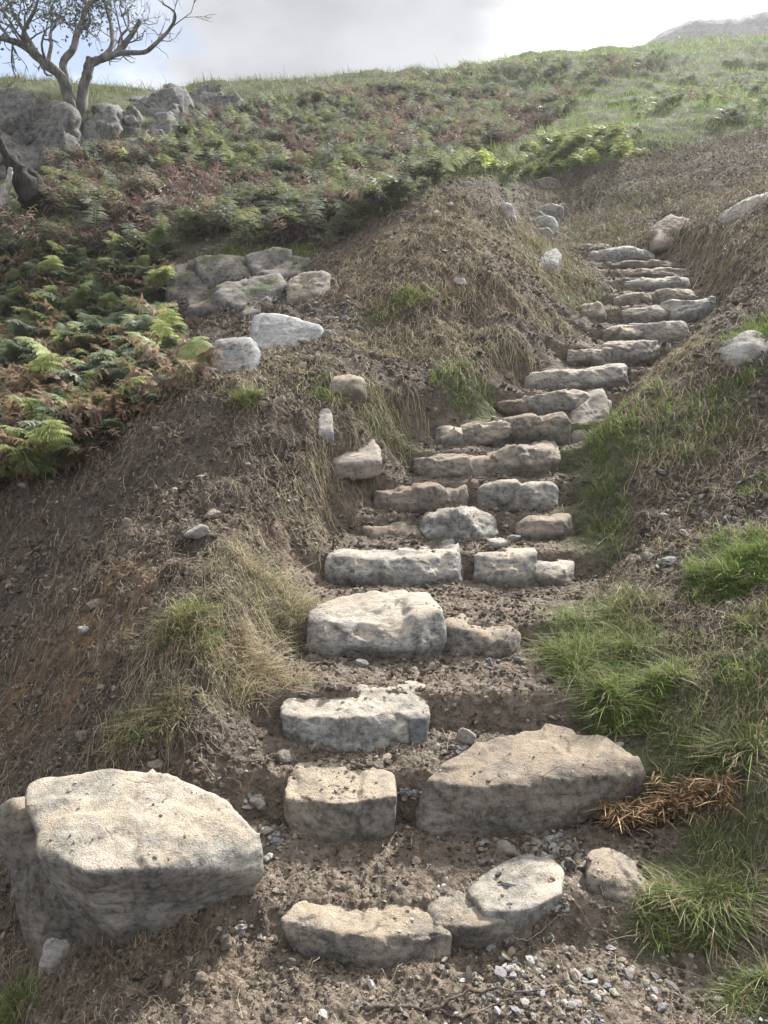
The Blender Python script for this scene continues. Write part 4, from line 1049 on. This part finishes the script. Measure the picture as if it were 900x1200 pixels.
# ---- dead bracken frond on the lower right verge
rd = np.random.default_rng(12)
ends = np.array([hit(q[0], q[1]) for q in ((706, 968), (735, 972), (775, 962), (815, 950), (852, 938))])
axis_ = ends[np.clip((np.arange(1500) / 1500 * 4).astype(int), 0, 3)] ; fr_ = (np.arange(1500) / 1500 * 4) % 1
axis_ = axis_ * (1 - fr_)[:, None] + ends[np.clip((np.arange(1500) / 1500 * 4).astype(int) + 1, 0, 4)] * fr_[:, None]
q = axis_ + rd.normal(0, 1, (1500, 3)) * [.012, .022, 0]; q[:, 2] = H(q[:, 0], q[:, 1]) + rd.uniform(.015, .085, 1500)
ang = rd.uniform(0, 6.28, 1500)
V1, F1, C1 = blades(q, rd.gamma(3, .0075, 1500), rd.uniform(.003, .010, 1500), ang, rd.uniform(.6, 3.0, 1500), pick([(.38, .25, .14), (.28, .17, .09), (.50, .36, .22), (.20, .12, .07)], 1500), .5)
o = link("dead_bracken", make_mesh("dead_bracken", V1 - ends[2], F1, False, C1, M_STRAW)); o.location = ends[2]
tag(o, "curled orange brown dead bracken frond lying on the lower right grass", "dead frond")

# ---- gravel and crumbs
def lumps(x, y, size, col, level, flat=.7, sink=.25):
    D, Fc = ico(level); n = len(x)
    A = RNG.normal(0, 1, (n, 3, 3)) * .22 + np.eye(3)[None]; A[:, 2] *= flat
    jit = 1 + RNG.normal(0, .20, (n, len(D), 1))
    V = np.einsum('nij,kj->nki', A, D) * jit * size[:, None, None]
    V += on_ground(x, y, 0)[:, None]; V[:, :, 2] += (size * (1 - sink) * flat * .6)[:, None]
    F = (Fc[None] + (np.arange(n) * len(D))[:, None, None]).reshape(-1, 3)
    return V.reshape(-1, 3), F, np.repeat(col, len(D), 0)
def sowpts(n, y0, y1, dens):
    yy = np.exp(RNG.uniform(math.log(y0), math.log(y1), n)); xx = RNG.uniform(-.60, .60, n) * (yy + .15)
    k = RNG.random(n) < dens(xx, yy); return xx[k], yy[k]
gn = lambda x, y, f=3, o=0: perlin(np.stack([x * f, y * f, 0 * x + o], 1))
ps = []
x, y = sowpts(170000, 1.2, 14, lambda x, y: np.clip(.45 + gn(x, y, 4) - .8 * zone(GREEN, x, y), .02, 1))
ps.append(lumps(x, y, np.clip(RNG.gamma(2.2, .0018, len(x)), .0012, .014) * np.clip(y / 2.6, .7, 2.2), pick([(.10, .08, .065), (.14, .115, .09), (.22, .18, .14), (.11, .09, .073), (.26, .22, .18)], len(x)), 1, .8, .3))
x, y = sowpts(1500, 1.3, 7.5, lambda x, y: np.clip((.5 + gn(x, y, 2.5, 5)) * (corridor(x, y) < .5) - zone(GREEN, x, y), 0, 1))
ps.append(lumps(x, y, RNG.uniform(.008, .020, len(x)), pick([(.11, .088, .070), (.15, .12, .095)], len(x)), 2, .75, .5))
V, F, C = merge(ps); tag(link("soil_crumbs", make_mesh("soil_crumbs", V, F, False, C, M_CLOD)), "crumbs and clods of dug brown soil", "soil", None, 'stuff')
ps = []
x, y = sowpts(16000, 1.2, 9.5, lambda x, y: np.clip(.10 + gn(x, y, 3.5, 7) * .9 + .5 * (1 - sst(1.9, 2.3, y)) * (x > .15), .03, 1) * (1 - .8 * zone(GREEN, x, y)))
pc = [(.32, .30, .275), (.24, .225, .205), (.40, .385, .36), (.27, .22, .17), (.20, .19, .18), (.25, .25, .255)]
ps.append(lumps(x, y, np.clip(RNG.gamma(2.0, .0024, len(x)), .002, .017), pick(pc, len(x)), 1, .7, .3))
for (px, py, rr, k) in [(325,985,26,50),(300,940,14,30),(272,1095,20,40),(640,990,40,90),(680,1010,22,60),(650,1060,22,50),(530,880,30,60),(480,930,14,60),(700,1165,90,110),(600,1150,60,50),
                        (560,1000,70,30),(820,590,60,50),(860,610,40,40),(780,650,60,30),(600,640,30,25),(320,350,40,40),(400,370,30,25),(600,780,50,30),(470,250,60,50),(560,270,50,40),(810,500,18,25)]:
    q = [hit(px + RNG.normal(0, rr * .5), py + RNG.normal(0, rr * .3)) for _ in range(int(k))]; q = np.array(q)
    ps.append(lumps(q[:, 0], q[:, 1], np.clip(RNG.gamma(3, .0024, len(q)), .003, .018) * np.clip(q[:, 1] / 3, .8, 2.2), pick(pc, len(q)), 2, .7, .3))
for o in [o for o in COL.objects if o.name.startswith(('step_stone', 'boulder'))]:
    if o.location.y > 6: continue
    me = o.data; nv = len(me.vertices); co_ = np.empty(nv * 3, np.float32); no_ = np.empty(nv * 3, np.float32)
    me.vertices.foreach_get('co', co_); me.vertex_normals.foreach_get('vector', no_)
    co_ = co_.reshape(-1, 3) + np.array(o.location); no_ = no_.reshape(-1, 3); q = co_[no_[:, 2] > .82]
    if len(q) < 50: continue
    q = q[RNG.integers(0, len(q), 60 if o.location.y < 3.5 else 25)]; q = q[gn(q[:, 0], q[:, 1], 6, 2) > -.05]
    v, f, c = lumps(q[:, 0], q[:, 1], np.clip(RNG.gamma(2, .0016, len(q)), .0012, .008), pick([(.20, .165, .13), (.30, .25, .20), (.42, .39, .34)], len(q)), 1, .7, .3)
    dzz = np.repeat(q[:, 2] - (H(q[:, 0], q[:, 1]) - .0), 12); v[:, 2] += dzz
    ps.append((v, f, c))
V, F, C = merge(ps); tag(link("gravel", make_mesh("gravel", V, F, False, C, M_PEB)), "pale gravel and grit strewn over path and banks", "gravel", None, 'stuff')

# ---- roots, twigs, the bare tree and the stump
def tube(pts, rad, sides=8, rough=0.0, rs=RNG):
    pts = np.asarray(pts, float); rad = np.asarray(rad, float); m = len(pts)
    tg = np.gradient(pts, axis=0); tg /= np.linalg.norm(tg, axis=1)[:, None] + 1e-9
    ref = np.array([.3, 1, .2]) if abs(tg[0] @ np.array([.3, 1, .2])) < 1.0 else np.array([1., 0, 0])
    V = []
    for k in range(m):
        a = np.cross(tg[k], ref); a /= np.linalg.norm(a) + 1e-9; b = np.cross(tg[k], a)
        th = np.arange(sides) * 2 * math.pi / sides
        rr = rad[k] * (1 + rough * rs.normal(0, 1, sides))
        V.append(pts[k] + (np.cos(th) * rr)[:, None] * a + (np.sin(th) * rr)[:, None] * b)
    V = np.vstack(V); F = []
    for k in range(m - 1):
        for j in range(sides):
            a, b = k * sides + j, k * sides + (j + 1) % sides
            F.append((a, b, b + sides)); F.append((a, b + sides, a + sides))
    V = np.vstack([V, pts[-1:], pts[:1]])
    for j in range(sides):
        F.append(((m - 1) * sides + j, (m - 1) * sides + (j + 1) % sides, len(V) - 2)); F.append(((j + 1) % sides, j, len(V) - 1))
    return V, np.array(F)
def mergevf(ps):
    V, F, o = [], [], 0
    for v, f in ps: V.append(v); F.append(f + o); o += len(v)
    return np.vstack(V), np.vstack(F)
def curve(p, n):
    p = np.asarray(p, float); t = np.linspace(0, len(p) - 1, n); i = np.clip(t.astype(int), 0, len(p) - 2); f = (t - i)[:, None]
    a = p[np.maximum(i - 1, 0)]; b = p[i]; c = p[i + 1]; d = p[np.minimum(i + 2, len(p) - 1)]
    return .5 * (2 * b + (c - a) * f + (2 * a - 5 * b + 4 * c - d) * f ** 2 + (3 * b - a - 3 * c + d) * f ** 3)
def twig(name, pix, r, label, cat, mat=None, lift=.006, branches=()):
    ps = []
    for line, rr in ((pix, r),) + tuple(branches):
        g = curve([hit(*q) for q in line], 26); g[:, 2] = H(g[:, 0], g[:, 1]) + lift + rr * .6
        g += RNG.normal(0, rr * .35, g.shape); 
        ps.append(tube(g, np.linspace(rr, rr * .35, 26) * (1 + RNG.normal(0, .12, 26)), 7, .08))
    V, F = mergevf(ps); o0 = V.mean(0)
    o = link(name, make_mesh(name, V - o0, F, True, None, mat or M_ROOT)); o.location = o0
    tag(o, label, cat)
twig("dead_root", [(428,1186),(480,1182),(512,1186),(545,1168),(580,1162),(620,1166),(655,1160)], .0055, "long gnarled brown root lying on the earth in front of the lowest slab", "root",
     branches=(([(512,1186),(550,1192),(590,1176),(630,1172)], .004),))
twig("dead_twig", [(528,722),(560,716),(590,722)], .004, "short straight twig on the tread behind the square stone", "twig")
twig("dead_twig", [(100,928),(115,935),(140,925)], .003, "thin forked twig near the top of the huge pale boulder", "twig")
twig("dead_twig", [(600,1100),(620,1105),(650,1080),(672,1074)], .0016, "single pale straw stalk curving right of the lowest slab", "straw", M_WOODPALE, .01)
twig("dead_twig", [(300,470),(325,478),(345,492)], .005, "bent stick on the crown of the left heap", "twig", M_WOODPALE)
twig("dead_root", [(190,590),(205,596),(225,590),(235,580)], .006, "knobbly dark root exposed on the left heap", "root", branches=(([(175,560),(190,578),(205,596)], .005),))
twig("dead_root", [(215,888),(250,886),(300,893),(330,890)], .004, "horizontal root above the huge pale boulder", "root")
twig("dead_root", [(120,700),(140,680),(175,670)], .005, "pale bent root beside the ochre earthy stone", "root")
twig("dead_root", [(700,640),(720,625),(735,600)], .004, "bleached root on the right bank", "root", M_WOODPALE)
twig("dead_root", [(870,525),(880,510),(888,492)], .009, "branching root near the right edge of the photo", "root", branches=(([(880,510),(860,515)], .006),))
ps = []
for k in range(260):      # fine roots hanging in the heaps
    px, py = (RNG.uniform(0, 330), RNG.uniform(440, 1500)) if k < 150 else ((RNG.uniform(400, 650), RNG.uniform(230, 470)) if k < 205 else (RNG.uniform(690, 1500), RNG.uniform(160, 700)))
    c = hit(px, py)
    if c[1] > 11 or (corridor(c[:1], c[1:2])[0] > .4): continue
    a = RNG.uniform(0, 6.28); g = [c]; ln = RNG.uniform(.04, .16) * max(1, c[1] / 4)
    for j in range(4):
        a += RNG.normal(0, .5); g.append(g[-1] + np.array([math.cos(a), math.sin(a), 0]) * ln / 4)
    g = curve(g, 9); r_ = RNG.uniform(.0015, .0042) * max(1, c[1] / 4.5); g[:, 2] = H(g[:, 0], g[:, 1]) + r_ + RNG.uniform(0, .012) * np.sin(np.linspace(0, 3.14, 9))
    ps.append(tube(g, np.linspace(r_, r_ * .4, 9), 5, .1))
V, F = mergevf(ps); tag(link("roots", make_mesh("roots", V, F, True, None, M_ROOT)), "fine torn roots sticking out of the dug soil", "roots", None, 'stuff')

rt = np.random.default_rng(21)
TY = hit(95, 160)[1] + .1
def tl(pl, dy0=0, dy1=0): 
    n_ = len(pl); return [at(p[0], p[1], TY + dy0 + (dy1 - dy0) * i / (n_ - 1)) for i, p in enumerate(pl)]
u = depth(TY, 6) / FPX     # metres per photo pixel at the tree
limbs = [(tl([(88,160),(86,140),(80,108),(68,88),(45,68),(28,55),(10,47),(-14,44)], 0, -.5), 10, 3.0),
 (tl([(84,118),(79,98),(75,78),(85,58),(93,38),(97,14),(118,-4),(135,-20)], 0, .6), 7, 2.2),
 (tl([(92,162),(94,140),(98,108),(104,86),(108,70)], .05, .1), 9.5, 6.5),
 (tl([(107,76),(118,69),(140,61),(152,45),(164,25)], .1, .3), 6.5, 2.6),
 (tl([(136,64),(150,62),(172,58),(192,44),(205,27),(206,14),(193,6)], .2, -.3), 4, 1.0),
 (tl([(118,68),(130,55),(132,38),(126,15),(122,-10)], .1, .7), 4, 1.6),
 (tl([(45,68),(33,45),(20,22),(5,-10)], -.2, .4), 4, 1.6),
 (tl([(55,74),(60,52),(58,40),(75,20)], -.1, .6), 3.2, 1.2),
 (tl([(30,56),(28,38),(42,12),(48,-14)], -.3, -.8), 3.5, 1.4),
 (tl([(94,36),(105,20),(100,0),(92,-20)], .3, .9), 2.6, 1.0),
 (tl([(140,61),(142,46),(152,30),(150,8)], .2, .7), 2.6, 1.0),
 (tl([(12,47),(0,30),(-25,10)], -.4, -.2), 3, 1.0)]
ps, tips = [], []
def spawn(p, d, ln, r_, lev):
    m = 6; g = [p]; d = d / np.linalg.norm(d)
    for j in range(m - 1):
        d = d + rt.normal(0, .22, 3) + [0, 0, .06]; d /= np.linalg.norm(d); g.append(g[-1] + d * ln / (m - 1))
    g = np.array(g); ps.append(tube(g, np.linspace(r_, r_ * .45, m), 5, 0, rt)); tips.append((g[-1], lev)); tips.append((g[3], lev))
    if lev > 0:
        for j in range(rt.integers(2, 5)):
            q = rt.integers(1, m); spawn(g[q], d + rt.normal(0, .75, 3), ln * rt.uniform(.45, .7), max(r_ * .55, .004), lev - 1)
for k, (pl, r0, r1) in enumerate(limbs):
    g = curve(pl, 28); g += np.array([perlin(g * 2.5 + 3 * j) for j in range(3)]).T * .05
    rr = np.linspace(r0, r1, 28) * u * .8
    if k in (0, 2): rr[:6] *= np.linspace(1.55, 1.0, 6)
    ps.append(tube(g, rr * (1 + rt.normal(0, .04, 28)), 12, .035, rt))
    if k == 2: continue
    for j in range(8 if k < 2 else 6):
        q = rt.integers(10 if k < 4 else 6, 28); d = (g[min(q + 1, 27)] - g[q - 1]); d /= np.linalg.norm(d)
        spawn(g[q], d + rt.normal(0, .6, 3) + [0, 0, .3], rt.uniform(.35, .75), max(rr[q] * .38, .007), 2)
V, F = mergevf(ps)
root = bpy.data.objects.new("bare_tree", None); COL.objects.link(root); bt = at(92, 160, TY); root.location = bt
tag(root, "gnarled wind bent tree with two twisted stems and thin leaves on its left side", "tree")
link("trunk", make_mesh("trunk", V - bt, F, True, None, M_TREE), root)
lp = [np.array(t[0]) for t in tips]; cen = []
for p in lp:
    qx, qy = ppx(p[0], p[1], p[2])
    if (qx < 112 and qy < 60 and rt.random() < .13) or (qx < 160 and qy < 28 and rt.random() < .25):
        for j in range(rt.integers(3, 7)): cen.append(p + rt.normal(0, .10, 3))
cen = np.array(cen); n = len(cen)
a = rt.normal(size=(n, 3)); a /= np.linalg.norm(a, axis=1)[:, None]; b_ = np.cross(a, rt.normal(size=(n, 3))); b_ /= np.linalg.norm(b_, axis=1)[:, None]
s_ = rt.uniform(.02, .045, n)[:, None]
V = np.stack([cen - a * s_, cen + b_ * s_ * .55, cen + a * s_, cen - b_ * s_ * .55], 1).reshape(-1, 3)
F = np.arange(n * 4).reshape(-1, 4)
link("foliage", make_mesh("foliage", V - bt, F, False, np.repeat(pick([(.09, .11, .09), (.12, .14, .11), (.07, .085, .07)], n), 4, 0), M_LEAF), root)

# hollow dark stump at the left edge
sb = hit(30, 232); SY = sb[1] - .45
def st_(l, dy=0): return [at(p[0], p[1], SY + dy) for p in l]
sroot = bpy.data.objects.new("tree_stump", None); COL.objects.link(sroot); sroot.location = sb
tag(sroot, "dark split hollow tree stump leaning left with a pointed snag", "tree stump")
v1, f1 = tube(curve(st_([(44,236),(34,222),(22,205),(14,190),(6,178),(0,162)]), 24), np.linspace(17, 1.2, 24) * SY / FPX, 12, .14, rt)
v2, f2 = tube(curve(st_([(50,238),(46,222),(34,206),(20,196),(14,186)], .25), 20), np.linspace(13, 4, 20) * SY / FPX, 10, .18, rt)
V, F = mergevf([(v1, f1), (v2, f2)]); link("trunk", make_mesh("trunk", V - np.array(sb), F, True, None, M_STUMP), sroot)
v3, f3 = tube(curve(st_([(2,242),(6,225),(10,212),(12,196)], -.2), 16), np.linspace(6, 2, 16) * SY / FPX, 8, .2, rt)
link("snag", make_mesh("snag", v3 - np.array(sb), f3, True, None, M_WOODPALE), sroot)["label"] = "bleached pale splinter at the stump's left"

# ---- far crag beyond the skyline, upper right
gx, gy_ = np.meshgrid(np.linspace(-60, 120, 220), np.linspace(0, 70, 60))
xf, yf = gx.ravel(), gy_.ravel() + 85
hz = np.zeros(len(xf)); Yr = 110
ridge_px = np.array([560, 700, 757, 775, 800, 838, 852, 868, 900, 960, 1100]); ridge_py = np.array([110, 85, 50, 40, 28, 20, 27, 25, 22, 30, 60])
prx = 450 + FPX * xf / (Yr * .93); zr = CAMZ + np.array([float(ray(800, q)[1]) for q in np.interp(prx, ridge_px, ridge_py)]) * Yr
tt = np.clip((yf - 85) / (Yr - 85), 0, None)
hz = 10 + (zr - 10) * np.where(tt < 1, sst(0, 1, tt) ** .7, 1 - .3 * (tt - 1)) + 3.4 * fbm(np.stack([xf * .09, yf * .09, 0 * xf], 1), 5, .6) * np.minimum(tt, 1)
I = np.arange(60 * 220).reshape(60, 220)
F = np.stack([I[:-1, :-1].ravel(), I[:-1, 1:].ravel(), I[1:, 1:].ravel(), I[1:, :-1].ravel()], 1)
tag(link("hills", make_mesh("hills", np.stack([xf, yf, hz], 1), F, True, None, mat_rock('far_crag', pale=(.035, .036, .04), dark=(.018, .018, .02), lichen=0, dirt=0, sc=.02))), "distant rocky crag beyond the grassy skyline", None, None, 'structure')

# ------------------------------------------------------------------ thin sunlit haze over the whole slope
bm = bmesh.new(); bmesh.ops.create_cube(bm, size=1)
me = bpy.data.meshes.new("haze"); bm.to_mesh(me); bm.free()
hz_o = link("haze", me); hz_o.scale = (1500, 420, 104); hz_o.location = (0, 150, 0)
tag(hz_o, "thin bright haze in the air towards the sun", "haze", None, 'stuff')
hm = new_mat("haze_air"); o_ = hm.node_tree.nodes.new('ShaderNodeOutputMaterial'); v_ = hm.node_tree.nodes.new('ShaderNodeVolumePrincipled')
v_.inputs['Color'].default_value = (.93, .95, 1, 1); v_.inputs['Density'].default_value = .0012; v_.inputs['Anisotropy'].default_value = .4
hm.node_tree.links.new(v_.outputs[0], o_.inputs['Volume']); me.materials.append(hm)
